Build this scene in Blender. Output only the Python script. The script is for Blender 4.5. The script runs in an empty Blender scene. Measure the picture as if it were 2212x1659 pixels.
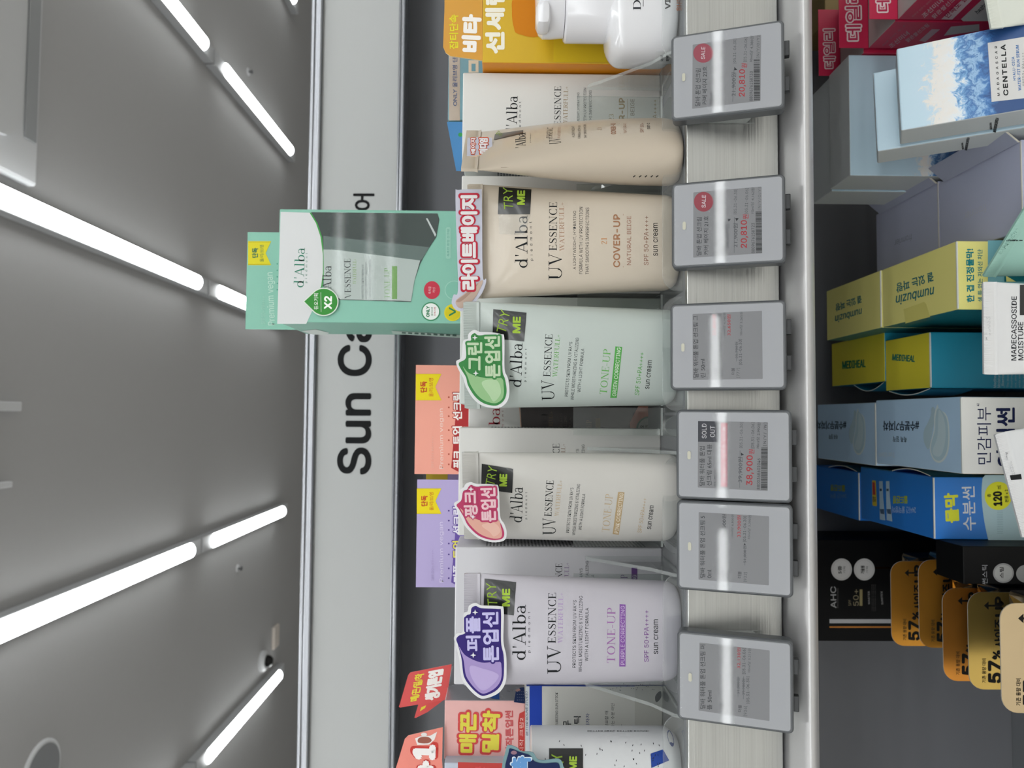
import bpy, bmesh, math, random, os
import numpy as np
from mathutils import Vector, Matrix
random.seed(7)
SC = bpy.context.scene
COL = SC.collection
F = 1600.0                      # focal length in pixels of the 2212 x 1659 frame
CAMZ = 1.25

# ------------------------------------------------------------------ camera, world, exposure
def _n(v): return v / np.linalg.norm(v)
_Yw = _n(np.array([-0.0100, -0.0441, -1.0]))
_Xw = np.array([0.0083, 1.0, 0.0]); _Xw = _n(_Xw - _Yw * _Xw.dot(_Yw))
_Zw = np.cross(_Xw, _Yw)
RW = np.array([_Xw, _Yw, _Zw])                     # camera space -> world space
CAM = np.array([0.0, 0.0, CAMZ])
cd = bpy.data.cameras.new('camera'); cam = bpy.data.objects.new('camera', cd); COL.objects.link(cam)
cd.sensor_width = 36.0; cd.lens = F / 2212 * 36; cd.clip_start = 0.02; cd.clip_end = 60
cd.dof.use_dof = True; cd.dof.focus_distance = 0.352; cd.dof.aperture_fstop = 19.0
m = Matrix.Identity(4)
for i in range(3):
    for j in range(3): m[i][j] = RW[i][j]
m[0][3], m[1][3], m[2][3] = CAM
cam.matrix_world = m
SC.camera = cam
wd = bpy.data.worlds.new('store_air'); SC.world = wd; wd.use_nodes = True
wd.node_tree.nodes['Background'].inputs[0].default_value = (0.80, 0.86, 0.95, 1)
wd.node_tree.nodes['Background'].inputs[1].default_value = 0.3
SC.view_settings.view_transform = 'Standard'; SC.view_settings.look = 'None'
SC.view_settings.gamma = 1.0; SC.view_settings.use_curve_mapping = False
SC.view_settings.exposure = -0.18
LAMP = 16.0                      # batten emission
SC.cycles.use_denoising = True
SC.cycles.max_bounces = 10; SC.cycles.transparent_max_bounces = 24; SC.cycles.glossy_bounces = 5
SC.cycles.caustics_reflective = False; SC.cycles.caustics_refractive = False

def rays(px, py):
    px = np.asarray(px, float); py = np.asarray(py, float)
    d = np.stack([(px - 1106) / F, -(py - 829.5) / F, -np.ones_like(px)], -1)
    return d @ RW.T
def W(x, y, Y):                                    # point at depth Y seen at photo pixel x, y
    d = rays(x, y); return CAM + d * (Y / d[1])

# ------------------------------------------------------------------ materials
def lin(c):
    if isinstance(c, str):
        c = [int(c[i:i + 2], 16) / 255 for i in (0, 2, 4)]
    return [((v + .055) / 1.055) ** 2.4 if v > .04045 else v / 12.92 for v in c]
MC = {}
def mat(name, col='ffffff', rough=.5, metal=0, noise=0, nscale=300, stretch=(1, 1, 1), bump=0, coat=0, spec=.5, vary=0, sub=0):
    if name in MC: return MC[name]
    m = bpy.data.materials.new(name); m.use_nodes = True; nt = m.node_tree; b = nt.nodes['Principled BSDF']
    c = lin(col); b.inputs['Base Color'].default_value = (*c, 1)
    b.inputs['Roughness'].default_value = rough; b.inputs['Metallic'].default_value = metal
    b.inputs['Specular IOR Level'].default_value = spec
    b.inputs['Coat Weight'].default_value = coat; b.inputs['Coat Roughness'].default_value = .08
    if sub:
        b.inputs['Subsurface Weight'].default_value = sub; b.inputs['Subsurface Radius'].default_value = (.004, .004, .003)
        b.inputs['Subsurface Scale'].default_value = 1
    if noise or bump or vary:
        tc = nt.nodes.new('ShaderNodeTexCoord'); mp = nt.nodes.new('ShaderNodeMapping'); nz = nt.nodes.new('ShaderNodeTexNoise')
        mp.inputs['Scale'].default_value = stretch; nz.inputs['Scale'].default_value = nscale; nz.inputs['Detail'].default_value = 4
        nt.links.new(tc.outputs['Object'], mp.inputs[0]); nt.links.new(mp.outputs[0], nz.inputs['Vector'])
        if noise:
            mr = nt.nodes.new('ShaderNodeMapRange'); mr.inputs['To Min'].default_value = max(0, rough - noise); mr.inputs['To Max'].default_value = rough + noise
            nt.links.new(nz.outputs['Fac'], mr.inputs['Value']); nt.links.new(mr.outputs[0], b.inputs['Roughness'])
        if vary:
            mx = nt.nodes.new('ShaderNodeMix'); mx.data_type = 'RGBA'
            mx.inputs['A'].default_value = (*[v * (1 - vary) for v in c], 1); mx.inputs['B'].default_value = (*[min(1, v * (1 + vary)) for v in c], 1)
            nt.links.new(nz.outputs['Fac'], mx.inputs['Factor']); nt.links.new(mx.outputs['Result'], b.inputs['Base Color'])
        if bump:
            bp = nt.nodes.new('ShaderNodeBump'); bp.inputs['Strength'].default_value = bump; bp.inputs['Distance'].default_value = .0005
            nt.links.new(nz.outputs['Fac'], bp.inputs['Height']); nt.links.new(bp.outputs[0], b.inputs['Normal'])
    MC[name] = m; return m
def emit(name, col, s):
    if name in MC: return MC[name]
    m = bpy.data.materials.new(name); m.use_nodes = True; nt = m.node_tree; nt.nodes.clear()
    e = nt.nodes.new('ShaderNodeEmission'); o = nt.nodes.new('ShaderNodeOutputMaterial')
    e.inputs[0].default_value = (*lin(col), 1); e.inputs[1].default_value = s; nt.links.new(e.outputs[0], o.inputs[0])
    MC[name] = m; return m
def clear(name, tint='ffffff', haze=.0, hcol='ffffff', ior=1.49, rough=.02):
    """thin clear plastic: transparent body, fresnel gloss, a little haze"""
    if name in MC: return MC[name]
    m = bpy.data.materials.new(name); m.use_nodes = True; nt = m.node_tree; nt.nodes.clear(); N = nt.nodes.new; L = nt.links.new
    o = N('ShaderNodeOutputMaterial'); tr = N('ShaderNodeBsdfTransparent'); gl = N('ShaderNodeBsdfGlossy'); df = N('ShaderNodeBsdfDiffuse')
    tr.inputs[0].default_value = (*lin(tint), 1); gl.inputs['Roughness'].default_value = rough; df.inputs[0].default_value = (*lin(hcol), 1)
    fr = N('ShaderNodeFresnel'); ge = N('ShaderNodeNewGeometry'); mr = N('ShaderNodeMapRange'); mr.inputs['To Min'].default_value = ior; mr.inputs['To Max'].default_value = 1 / ior
    L(ge.outputs['Backfacing'], mr.inputs['Value']); L(mr.outputs[0], fr.inputs[0])
    a = N('ShaderNodeMixShader'); a.inputs[0].default_value = haze; L(tr.outputs[0], a.inputs[1]); L(df.outputs[0], a.inputs[2])
    b = N('ShaderNodeMixShader'); L(fr.outputs[0], b.inputs[0]); L(a.outputs[0], b.inputs[1]); L(gl.outputs[0], b.inputs[2]); L(b.outputs[0], o.inputs[0])
    MC[name] = m; return m
def ink(c, rough=.45, metal=0):
    if isinstance(c, bpy.types.Material): return c
    return mat('print_' + c, c, .6, 0, spec=.2)

CARD = lambda c, r=.42: mat('card_' + c, c, r, noise=.05, nscale=900, bump=.04)
ACR = clear('acrylic_clear', 'fcfdfd', .02)
ACRE = clear('acrylic_edge', 'f6f9f8', .22, 'e8ecea')
ACRF = clear('acrylic_face', 'f8faf9', .05, 'd8dcda')

# ------------------------------------------------------------------ lettering
FONT = {}
def _vf(kind):
    if kind in FONT: return FONT[kind]
    f = None
    if kind == 'inter':
        try: f = bpy.data.fonts.load(os.path.join(bpy.utils.system_resource('DATAFILES', path='fonts'), 'Inter.woff2'))
        except Exception: f = None
    FONT[kind] = f; return f
TXC = {}
def glyphs(s, off=0, font='sans', sp=1.0, res=3):
    k = (s, off, font, sp)
    if k in TXC: return TXC[k]
    if font == 'serif': r = serif(s, sp)
    else:
        cu = bpy.data.curves.new('f', 'FONT'); cu.body = s; cu.offset = off; cu.resolution_u = res; cu.size = 1; cu.space_character = sp
        f = _vf('inter') if font != 'gill' and all(ord(c) < 0x250 for c in s) else None
        if f: cu.font = f
        ob = bpy.data.objects.new('f', cu); me = ob.to_mesh()
        v = np.array([q.co[:2] for q in me.vertices], float).reshape(-1, 2); fs = [tuple(p.vertices) for p in me.polygons]
        ob.to_mesh_clear(); bpy.data.objects.remove(ob); bpy.data.curves.remove(cu); r = (v, fs)
    TXC[k] = r; return r

def stroke(pts, ws):
    """variable width stroke -> quads"""
    P = []
    for i, (x, y) in enumerate(pts):
        a = pts[max(0, i - 1)]; b = pts[min(len(pts) - 1, i + 1)]
        dx, dy = b[0] - a[0], b[1] - a[1]; L = math.hypot(dx, dy) or 1; nx, ny = -dy / L, dx / L
        w = ws[i] / 2; P.append(((x + nx * w, y + ny * w), (x - nx * w, y - ny * w)))
    return [[P[i][0], P[i + 1][0], P[i + 1][1], P[i][1]] for i in range(len(P) - 1)]
def arc(cx, cy, rx, ry, a0, a1, thick, thin, n=14):
    pts = []; ws = []
    for i in range(n + 1):
        a = math.radians(a0 + (a1 - a0) * i / n); pts.append((cx + rx * math.cos(a), cy + ry * math.sin(a)))
        ws.append(thin + (thick - thin) * abs(math.cos(a)) ** 1.6)
    return stroke(pts, ws)
def R_(x0, y0, x1, y1): return [[(x0, y0), (x1, y0), (x1, y1), (x0, y1)]]
T_, t_ = .105, .028
def _gl(c):
    H = .7; s = t_
    def stem(x, y0=0, y1=H, w=T_): return R_(x, y0, x + w, y1)
    def ser(x, y, w=.2): return R_(x - w / 2, y, x + w / 2, y + s)
    if c == 'U': return stem(.09, .2) + R_(.60, .2, .60 + s, H) + arc(.36, .22, .235, .21, 180, 360, .07, s) + ser(.14, H - s, .26) + ser(.61, H - s, .2), .74
    if c == 'V': return [[(.08, H), (.20, H), (.41, .0), (.36, 0)], [(.36, 0), (.385, .0), (.64, H), (.61, H)]] + ser(.15, H - s, .26) + ser(.62, H - s, .2), .74
    if c == 'W': return [[(.06, H), (.17, H), (.32, 0), (.27, 0)], [(.28, 0), (.31, 0), (.49, H), (.46, H)], [(.44, H), (.55, H), (.70, 0), (.65, 0)], [(.66, 0), (.69, 0), (.88, H), (.85, H)]] + ser(.12, H - s, .22) + ser(.5, H - s, .2) + ser(.86, H - s, .18), .95
    if c == 'E': return stem(.1) + R_(.04, 0, .52, s) + R_(.04, H - s, .5, H) + R_(.15, .34, .4, .34 + s) + R_(.5, 0, .53, .17) + R_(.48, H - .15, .505, H) + R_(.39, .27, .41, .45), .59
    if c == 'F': return stem(.1) + R_(.04, 0, .28, s) + R_(.04, H - s, .5, H) + R_(.15, .34, .4, .34 + s) + R_(.48, H - .15, .505, H) + R_(.39, .27, .41, .45), .55
    if c == 'L': return stem(.1) + R_(.04, 0, .52, s) + R_(.04, H - s, .28, H) + R_(.5, 0, .53, .19), .57
    if c == 'T': return stem(.25) + R_(.03, H - s, .58, H) + R_(.03, H - .17, .055, H) + R_(.555, H - .17, .58, H) + ser(.3, 0, .26), .63
    if c == 'N': return R_(.12, 0, .12 + s, H) + R_(.62, 0, .62 + s, H) + [[(.1, H), (.22, H), (.65, 0), (.56, 0)]] + ser(.13, 0, .2) + ser(.08, H - s, .12) + ser(.63, H - s, .2), .76
    if c == 'A': return [[(.33, H), (.37, H), (.13, 0), (.1, 0)], [(.31, H), (.37, H), (.64, 0), (.52, 0)]] + R_(.18, .2, .52, .2 + s) + ser(.11, 0, .2) + ser(.58, 0, .26), .70
    if c == 'C': return arc(.38, .35, .27, .34, 50, 310, T_, s, 20) + R_(.54, .5, .565, .7) + R_(.54, .0, .565, .17), .65
    if c == 'O': return arc(.40, .35, .29, .335, 0, 360, T_, s, 24), .80
    if c == 'S':
        P = [(.45, .55), (.40, .64), (.28, .685), (.15, .63), (.12, .53), (.17, .44), (.29, .37), (.41, .29), (.46, .18), (.42, .07), (.29, .014), (.16, .05), (.09, .16)]
        w = [.03, .03, .03, .05, .075, .1, .11, .1, .075, .05, .03, .03, .03]
        return stroke(P, w) + R_(.445, .5, .465, .7) + R_(.075, 0, .095, .2), .55
    if c in 'PR':
        g = stem(.1) + R_(.04, 0, .27, s) + R_(.04, H - s, .35, H) + arc(.34, .52, .17, .165, -90, 90, T_, s) + R_(.2, .34, .35, .34 + s)
        if c == 'R': g += [[(.3, .35), (.40, .35), (.62, 0), (.51, 0)]] + R_(.5, 0, .66, s)
        return g, (.66 if c == 'R' else .58)
    if c == '+': return R_(.06, .2, .44, .235) + R_(.232, .03, .268, .41), .5
    if c == '-': return R_(.05, .22, .3, .26), .36
    if c == 'd': return arc(.25, .235, .175, .225, 0, 360, T_ * .9, s, 20) + stem(.37, 0, .74, .09) + R_(.29, .715, .4, .74) + R_(.4, 0, .53, s), .56
    if c == 'b': return arc(.32, .235, .175, .225, 0, 360, T_ * .9, s, 20) + stem(.11, 0, .74, .09) + R_(.03, .715, .14, .74), .55
    if c == 'l': return stem(.1, 0, .74, .09) + R_(.02, .715, .13, .74) + R_(.03, 0, .26, s), .29
    if c == 'a': return arc(.24, .33, .14, .135, 10, 150, .07, s, 8) + stem(.33, .04, .34, .09) + arc(.24, .14, .15, .125, 20, 340, .08, s, 14) + R_(.36, 0, .49, s), .5
    if c == "'": return [[(.08, .72), (.16, .72), (.12, .5), (.1, .5)]], .2
    if c == 'D': return stem(.1) + R_(.04, 0, .3, s) + R_(.04, H - s, .3, H) + arc(.3, .35, .31, .335, -90, 90, T_, s), .72
    if c == 'r': return stem(.08, 0, .46, .09) + R_(.02, 0, .25, s) + R_(.02, .44, .1, .46) + arc(.26, .33, .1, .12, 60, 170, .04, s, 6) + arc(.32, .41, .025, .025, 0, 360, .05, .05, 8), .4
    if c == '2': return stroke([(.08, .52), (.12, .64), (.24, .68), (.36, .62), (.38, .5), (.3, .34), (.08, .03)], [.07, .04, .04, .08, .1, .06, .03]) + R_(.07, 0, .42, .06), .5
    if c == '1': return stem(.18, 0, .7, .08) + ser(.22, 0, .26) + [[(.06, .58), (.2, .7), (.2, .66), (.07, .55)]], .42
    if c == '3': return arc(.22, .51, .15, .165, -80, 150, .09, s) + arc(.22, .19, .17, .18, -150, 80, .1, s), .5
    return [], .3
def serif(s, sp=1.0):
    V = []; Fs = []; x = 0
    for c in s:
        g, adv = _gl(c)
        for q in g:
            n = len(V); V += [(a + x, b) for a, b in q]; Fs.append(tuple(range(n, n + len(q))))
        x += adv * sp
    return np.array(V, float).reshape(-1, 2), Fs

# ------------------------------------------------------------------ things, parts, frames
class Part:
    def __init__(s, name, mat=None): s.name = name; s.v = []; s.f = []; s.m = []; s.mats = []; s.kids = []; s.label = None; s.smooth = False; s.def_mat = mat; s.kind = None
    def mi(s, m):
        m = ink(m) if m is not None else s.def_mat
        if m not in s.mats: s.mats.append(m)
        return s.mats.index(m)
    def add(s, V, Fs, m=None):
        n = len(s.v); s.v.extend([tuple(map(float, p)) for p in V]); k = s.mi(m)
        for q in Fs: s.f.append(tuple(i + n for i in q)); s.m.append(k)
    def sub(s, name, m=None, label=None):
        p = Part(name, m or s.def_mat); p.label = label; s.kids.append(p); return p
    def box(s, O, ax, ay, az, w, d, h, m=None, bev=0, fm=None):
        """box from corner O along unit axes; fm maps 'front','back','left','right','top','bottom' to materials"""
        bm = bmesh.new(); O = Vector(O); ax, ay, az = Vector(ax), Vector(ay), Vector(az)
        c = [bm.verts.new(O + ax * (w * i) + ay * (d * j) + az * (h * k)) for k in (0, 1) for j in (0, 1) for i in (0, 1)]
        for q in ((0, 1, 5, 4), (2, 6, 7, 3), (0, 4, 6, 2), (1, 3, 7, 5), (4, 5, 7, 6), (0, 2, 3, 1)): bm.faces.new([c[i] for i in q])
        if bev: bmesh.ops.bevel(bm, geom=bm.edges[:], offset=bev, segments=2, affect='EDGES', profile=.5)
        bm.normal_update(); bm.verts.index_update()
        V = [tuple(v.co) for v in bm.verts]; nrm = {'front': -ay, 'back': ay, 'left': -ax, 'right': ax, 'top': az, 'bottom': -az}
        for f in bm.faces:
            best = max(nrm, key=lambda k: nrm[k].dot(f.normal)); mm = (fm or {}).get(best, m)
            n = len(s.v); k = s.mi(mm); s.f.append(tuple(v.index + n for v in f.verts)); s.m.append(k)
        s.v.extend(V); bm.free()
    def build(s, parent, origin, name=None, top=None):
        me = bpy.data.meshes.new(name or s.name); o = np.array(origin)
        me.from_pydata([tuple(np.array(p) - o) for p in s.v], [], s.f)
        for mt in s.mats: me.materials.append(mt)
        me.polygons.foreach_set('material_index', s.m)
        if s.smooth:
            me.polygons.foreach_set('use_smooth', [True] * len(s.f))
            try: me.set_sharp_from_angle(angle=math.radians(40))
            except Exception: pass
        me.validate(); me.update(); ob = bpy.data.objects.new(name or s.name, me); COL.objects.link(ob)
        if parent: ob.parent = parent
        else: ob.location = origin
        if s.label: ob['label'] = s.label
        if s.kind: ob['kind'] = s.kind
        for k in s.kids: k.build(ob, origin)
        return ob
class Thing:
    def __init__(s, name, label, cat, group=None, loc=None): s.name = name; s.label = label; s.cat = cat; s.group = group; s.parts = []; s.loc = loc
    def part(s, name, m=None, label=None): p = Part(name, m); p.label = label; s.parts.append(p); return p
    def done(s, single=False):
        allv = np.array([v for p in s.parts for v in p.v]); c = (allv.min(0) + allv.max(0)) / 2; c[2] = allv[:, 2].min()
        loc = np.array(s.loc) if s.loc is not None else c
        if len(s.parts) == 1 : o = s.parts[0].build(None, loc, s.name)
        else:
            o = bpy.data.objects.new(s.name, None); o.empty_display_size = .01; COL.objects.link(o); o.location = loc
            for p in s.parts: p.build(o, loc)
        o['label'] = s.label; o['category'] = s.cat
        if s.group: o['group'] = s.group
        return o
def structure(name, build):
    p = Part(name); build(p); p.kind = 'structure'; return p.build(None, (0, 0, 0), name)

class Plane:
    def __init__(s, P, n): s.P = np.array(P, float); s.n = _n(np.array(n, float))
    def at(s, px, py, h=0):
        d = rays(px, py); t = ((s.P - CAM) @ s.n) / (d @ s.n)
        return CAM + d * t[..., None] + s.n * h
class TubeShape:
    """oval tube standing at base, flattened to a seal on top; local x = width, -y = front"""
    def __init__(s, X, Y, z, yaw, H, a0, a1, b0, seal=.0075, lean=0, n=2.4, tilt=0):
        s.o = np.array([X, Y, z]); s.H = H; s.a0, s.a1, s.b0, s.seal, s.n = a0, a1, b0, seal, n
        c, k = math.cos(yaw), math.sin(yaw)
        s.R = np.array([[c, -k, 0], [k, c, 0], [0, 0, 1.0]])
        if tilt or lean:
            l, t = lean, tilt
            s.R = s.R @ np.array([[math.cos(l), 0, math.sin(l)], [0, 1, 0], [-math.sin(l), 0, math.cos(l)]]) @ np.array([[1, 0, 0], [0, math.cos(t), -math.sin(t)], [0, math.sin(t), math.cos(t)]])
    def ab(s, z):
        q = np.clip(z / (s.H - s.seal), 0, 1)
        a = s.a0 + (s.a1 - s.a0) * q ** 1.1; b = s.b0 * np.maximum(0, 1 - q ** 2.0) ** .8 + .0007
        e = np.clip((z + .0005) / .006, 0, 1); r = .80 + .2 * np.sqrt(np.clip(1 - (1 - e) ** 2, 0, 1))
        return a * r, b * r
    def at(s, px, py, h=0):
        px = np.asarray(px, float); d = rays(px, np.asarray(py, float)); d = d / np.linalg.norm(d, axis=-1, keepdims=True)
        o = (CAM - s.o) @ s.R; dl = d @ s.R                  # to local
        def Fn(t):
            P = o + dl * t[..., None]; a, b = s.ab(P[..., 2]); return np.abs(P[..., 0] / (a + h)) ** s.n + np.abs(P[..., 1] / (b + h)) ** s.n - 1
        D = np.linalg.norm(s.o - CAM); N = 90
        shp = px.shape; lo = np.full(shp, D * .75); hi = np.full(shp, np.nan); prev = lo.copy(); found = np.zeros(shp, bool)
        bestF = np.full(shp, 1e9); bestT = np.full(shp, D)
        for k in range(1, N + 1):
            t = np.full(shp, D * (.75 + .6 * k / N)); f = Fn(t)
            b = f < bestF; bestF = np.where(b & ~found, f, bestF); bestT = np.where(b & ~found, t, bestT)
            hit = (f < 0) & ~found; lo = np.where(hit, prev, lo); hi = np.where(hit, t, hi); found |= hit; prev = t
        hi = np.where(found, hi, bestT); lo = np.where(found, lo, bestT)
        for _ in range(16):
            mid = (lo + hi) / 2; f = Fn(mid); hi = np.where(f < 0, mid, hi); lo = np.where(f < 0, lo, mid)
        return CAM + d * hi[..., None]
    def mesh(s, part, m, ridges=True, nu=64):
        Hs = s.H - s.seal; zs = [0, .0006, .0016, .003, .005] + [.005 + (Hs - .005) * i / 34 for i in range(1, 35)]
        V = []; Fs = []
        for z in zs:
            a, b = s.ab(np.float64(z))
            for k in range(nu):
                t = 2 * math.pi * k / nu; c_, s_ = math.cos(t), math.sin(t)
                V.append((a * math.copysign(abs(c_) ** (2 / s.n), c_), b * math.copysign(abs(s_) ** (2 / s.n), s_), z))
        for i in range(len(zs) - 1):
            for k in range(nu):
                Fs.append((i * nu + k, i * nu + (k + 1) % nu, (i + 1) * nu + (k + 1) % nu, (i + 1) * nu + k))
        Fs.append(tuple(range(nu))[::-1])
        P = np.array(V) @ s.R.T + s.o; part.add(P, Fs, m)
        # crimped seal: flat band with ribs
        V = []; Fs = []; n = 132; a1 = s.a1; z0 = Hs - .0003; rows = [z0, z0 + .0012, z0 + .0018, s.H - .0003]
        for side in (-1, 1):
            base = len(V)
            for j, z in enumerate(rows):
                for i in range(n + 1):
                    x = -a1 + 2 * a1 * i / n; d = .0006 + (.0002 if (i % 2 and j >= 2 and ridges) else 0) + (.0005 if j == 0 else 0)
                    edge = .0012 if j == 3 and (i == 0 or i == n) else 0
                    V.append((x, side * d, z - edge))
            for j in range(len(rows) - 1):
                for i in range(n):
                    q = (base + j * (n + 1) + i, base + j * (n + 1) + i + 1, base + (j + 1) * (n + 1) + i + 1, base + (j + 1) * (n + 1) + i)
                    Fs.append(q if side < 0 else q[::-1])
        k = (n + 1) * 4
        for i in range(n): Fs.append((3 * (n + 1) + i, 3 * (n + 1) + i + 1, k + 3 * (n + 1) + i + 1, k + 3 * (n + 1) + i))
        for j in range(3):
            for e in (0, n): Fs.append((j * (n + 1) + e, (j + 1) * (n + 1) + e, k + (j + 1) * (n + 1) + e, k + j * (n + 1) + e))
        P = np.array(V) @ s.R.T + s.o; part.add(P, Fs, m)

K = {'A': (940, 0, 3.95), 'B': (960, 370, 4.096), 'C': (960, 640, 4.096), 'D': (960, 880, 4.096), 'E': (960, 1150, 4.096), 'F': (840, 1380, 3.3515),
     'T1': (1420, 0, 5.529), 'T2': (1420, 340, 5.529), 'T3': (1420, 620, 5.821), 'T4': (1420, 870, 5.821), 'T5': (1420, 1070, 5.821), 'T6': (1420, 1320, 4.895),
     'L1': (1760, 0, 3.77), 'L2': (1760, 280, 4.878), 'L3': (1760, 500, 4.608), 'L4': (1760, 700, 4.894), 'L5': (1760, 930, 4.894), 'L6': (1760, 1180, 3.462),
     'G': (500, 400, 4.022), 'H': (640, 700, 3.317), 'I': (640, 0, 3.951), 'J': (640, 1150, 3.258), 'P': (0, 0, 1)}
def catmull(pts, n=6):
    out = []; N = len(pts)
    for i in range(N):
        p0, p1, p2, p3 = [np.array(pts[(i + k) % N], float) for k in (-1, 0, 1, 2)]
        for j in range(n):
            t = j / n; out.append(tuple(.5 * ((2 * p1) + (-p0 + p2) * t + (2 * p0 - 5 * p1 + 4 * p2 - p3) * t * t + (-p0 + 3 * p1 - 3 * p2 + p3) * t ** 3)))
    return out
def rrect(x0, y0, x1, y1, r, n=5):
    o = []
    for cx, cy, a in ((x1 - r, y0 + r, -90), (x1 - r, y1 - r, 0), (x0 + r, y1 - r, 90), (x0 + r, y0 + r, 180)):
        for i in range(n + 1): b = math.radians(a + 90 * i / n); o.append((cx + r * math.cos(b), cy + r * math.sin(b)))
    return o
def rquad(c, r, n=4):
    """rounded corners of an arbitrary quad"""
    o = []
    for i in range(4):
        p = np.array(c[i], float); a = np.array(c[i - 1], float); b = np.array(c[(i + 1) % 4], float)
        pa = p + _n(a - p) * r; pb = p + _n(b - p) * r
        for k in range(n + 1):
            t = k / n; o.append(tuple((1 - t) ** 2 * pa + 2 * t * (1 - t) * p + t * t * pb))
    return o
def ell(cx, cy, rx, ry=None, n=32, a=0):
    ry = ry or rx; c, s = math.cos(a), math.sin(a)
    return [(cx + rx * math.cos(t) * c - ry * math.sin(t) * s, cy + rx * math.cos(t) * s + ry * math.sin(t) * c) for t in [2 * math.pi * i / n for i in range(n)]]
class Art:
    """lettering and graphics on a real surface; coordinates measured on the photograph"""
    def __init__(s, part, frame, key='P', base=.00012, step=.00006): s.p = part; s.fr = frame; s.k = K[key]; s.base = base; s.step = step
    def px(s, pts):
        a = np.asarray(pts, float); return a[..., 0] / s.k[2] + s.k[0], a[..., 1] / s.k[2] + s.k[1]
    def put(s, pts, faces, col, lay=0, e=0):
        if not len(pts): return
        x, y = s.px(pts); s.p.add(s.fr.at(x, y, s.base + s.step * lay + e * 2e-6), faces, col)
    def poly(s, pts, col, lay=0): s.put(pts, [tuple(range(len(pts)))], col, lay)
    def quad(s, c, col, lay=0, n=10, m=10):
        c = np.array(c, float); P = []; Fs = []
        for j in range(m + 1):
            for i in range(n + 1):
                u, v = i / n, j / m; P.append((c[0] * (1 - u) + c[1] * u) * (1 - v) + (c[3] * (1 - u) + c[2] * u) * v)
        for j in range(m):
            for i in range(n): a = j * (n + 1) + i; Fs.append((a, a + 1, a + n + 2, a + n + 1))
        s.put(P, Fs, col, lay)
    def line(s, a, b, w, col, lay=0):
        a, b = np.array(a, float), np.array(b, float); d = _n(b - a); n = np.array([-d[1], d[0]]) * w / 2
        s.poly([a + n, b + n, b - n, a - n], col, lay)
    def t(s, txt, a, b, h, col, bold=0, font='sans', lay=0, out=None, sp=1.0, skew=0, up=None, arch=0):
        V, Fs = glyphs(txt, min(bold, 0), font, sp)
        if not len(V): return
        lo, hi = V.min(0), V.max(0); U = (V - lo) / np.maximum(hi - lo, 1e-6)
        a, b = np.array(a, float), np.array(b, float); d = b - a
        u = np.array([d[1], -d[0]]) / np.linalg.norm(d) * h if up is None else np.array(up, float)
        P = a + U[:, :1] * d + U[:, 1:] * u + U[:, 1:] * d / np.linalg.norm(d) * skew * h
        w = bold * np.linalg.norm(u) / (hi[1] - lo[1]) if bold > 0 else 0
        if out:
            for ow, oc in (out if isinstance(out, list) else [out]):
                for k in range(12): t = 2 * math.pi * k / 12; s.put(P + np.array([math.cos(t), math.sin(t)]) * (ow + w * .6), Fs, oc, lay, k)
                lay += 1
        if w:
            c = (P.min(0) + P.max(0)) / 2; e = np.maximum((P.max(0) - P.min(0)) / 2, 1e-6); P = c + (P - c) * (1 - w / np.maximum(e, w * 2))
            n = 8 if bold > .025 else 6
            for k in range(n): t = 2 * math.pi * k / n; s.put(P + np.array([math.cos(t), math.sin(t)]) * w, Fs, col, lay, k)
            s.put(P, Fs, col, lay, n)
        else: s.put(P, Fs, col, lay)
def solid(part, fr, pts, th, front, side=None, key='P'):
    """a flat card with real thickness; its front lies on the frame"""
    k = K[key]; a = np.array(pts, float); x, y = a[:, 0] / k[2] + k[0], a[:, 1] / k[2] + k[1]
    A = fr.at(x, y, 0); B = A - fr.n * th; n = len(pts)
    part.add(list(A) + list(B), [tuple(range(n))], front)
    part.add(list(A) + list(B), [tuple(range(2 * n - 1, n - 1, -1))] + [(i, i + n, (i + 1) % n + n, (i + 1) % n) for i in range(n)], side or front)
EX, EY, EZ = np.array([1., 0, 0]), np.array([0, 1., 0]), np.array([0, 0, 1.])
class Carton:
    """one carton; O = front bottom left corner"""
    def __init__(s, part, O, w, d, h, cols, yaw=0, tilt=0, bev=.0006):
        cy, sy = math.cos(yaw), math.sin(yaw); ax = np.array([cy, sy, 0]); f = np.array([-sy, cy, 0]); ct, st = math.cos(tilt), math.sin(tilt)
        az = EZ * ct + f * st; ay = f * ct - EZ * st; O = np.array(O, float)
        s.O, s.ax, s.ay, s.az, s.w, s.d, s.h = O, ax, ay, az, w, d, h
        c = {k: CARD(v) if isinstance(v, str) else v for k, v in cols.items()}; base = c.get('all') or c.get('front')
        part.box(O, ax, ay, az, w, d, h, base, bev, c)
        s.front = Plane(O, -ay); s.left = Plane(O, -ax); s.right = Plane(O + ax * w, ax); s.top = Plane(O + az * h, az)

# ------------------------------------------------------------------ the store room
def slab(x0, x1, y0, y1, z0, z1, m):
    def b(p): p.box((x0, y0, z0), EX, EY, EZ, x1 - x0, y1 - y0, z1 - z0, m)
    return b
CEIL = 2.725
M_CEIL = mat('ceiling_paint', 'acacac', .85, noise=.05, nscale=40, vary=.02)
M_WALL = mat('wall_paint', 'e0e0e0', .8, vary=.03, nscale=6)
M_FLOOR = mat('floor_tile', 'dedad4', .4, noise=.08, nscale=8, vary=.05)
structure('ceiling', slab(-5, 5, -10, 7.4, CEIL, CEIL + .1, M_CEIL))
structure('floor', slab(-5, 5, -10, 7.4, -.1, 0, M_FLOOR))
structure('wall_back', slab(-5, 5, 7.4, 7.5, 0, CEIL, mat('wall_paint_far', '8b8d90', .8, vary=.03, nscale=6)))
structure('wall_front', slab(-5, 5, -10.1, -10, 0, CEIL, M_WALL))
structure('wall_left', slab(-5.1, -5, -10, 7.4, 0, CEIL, M_WALL))
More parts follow.
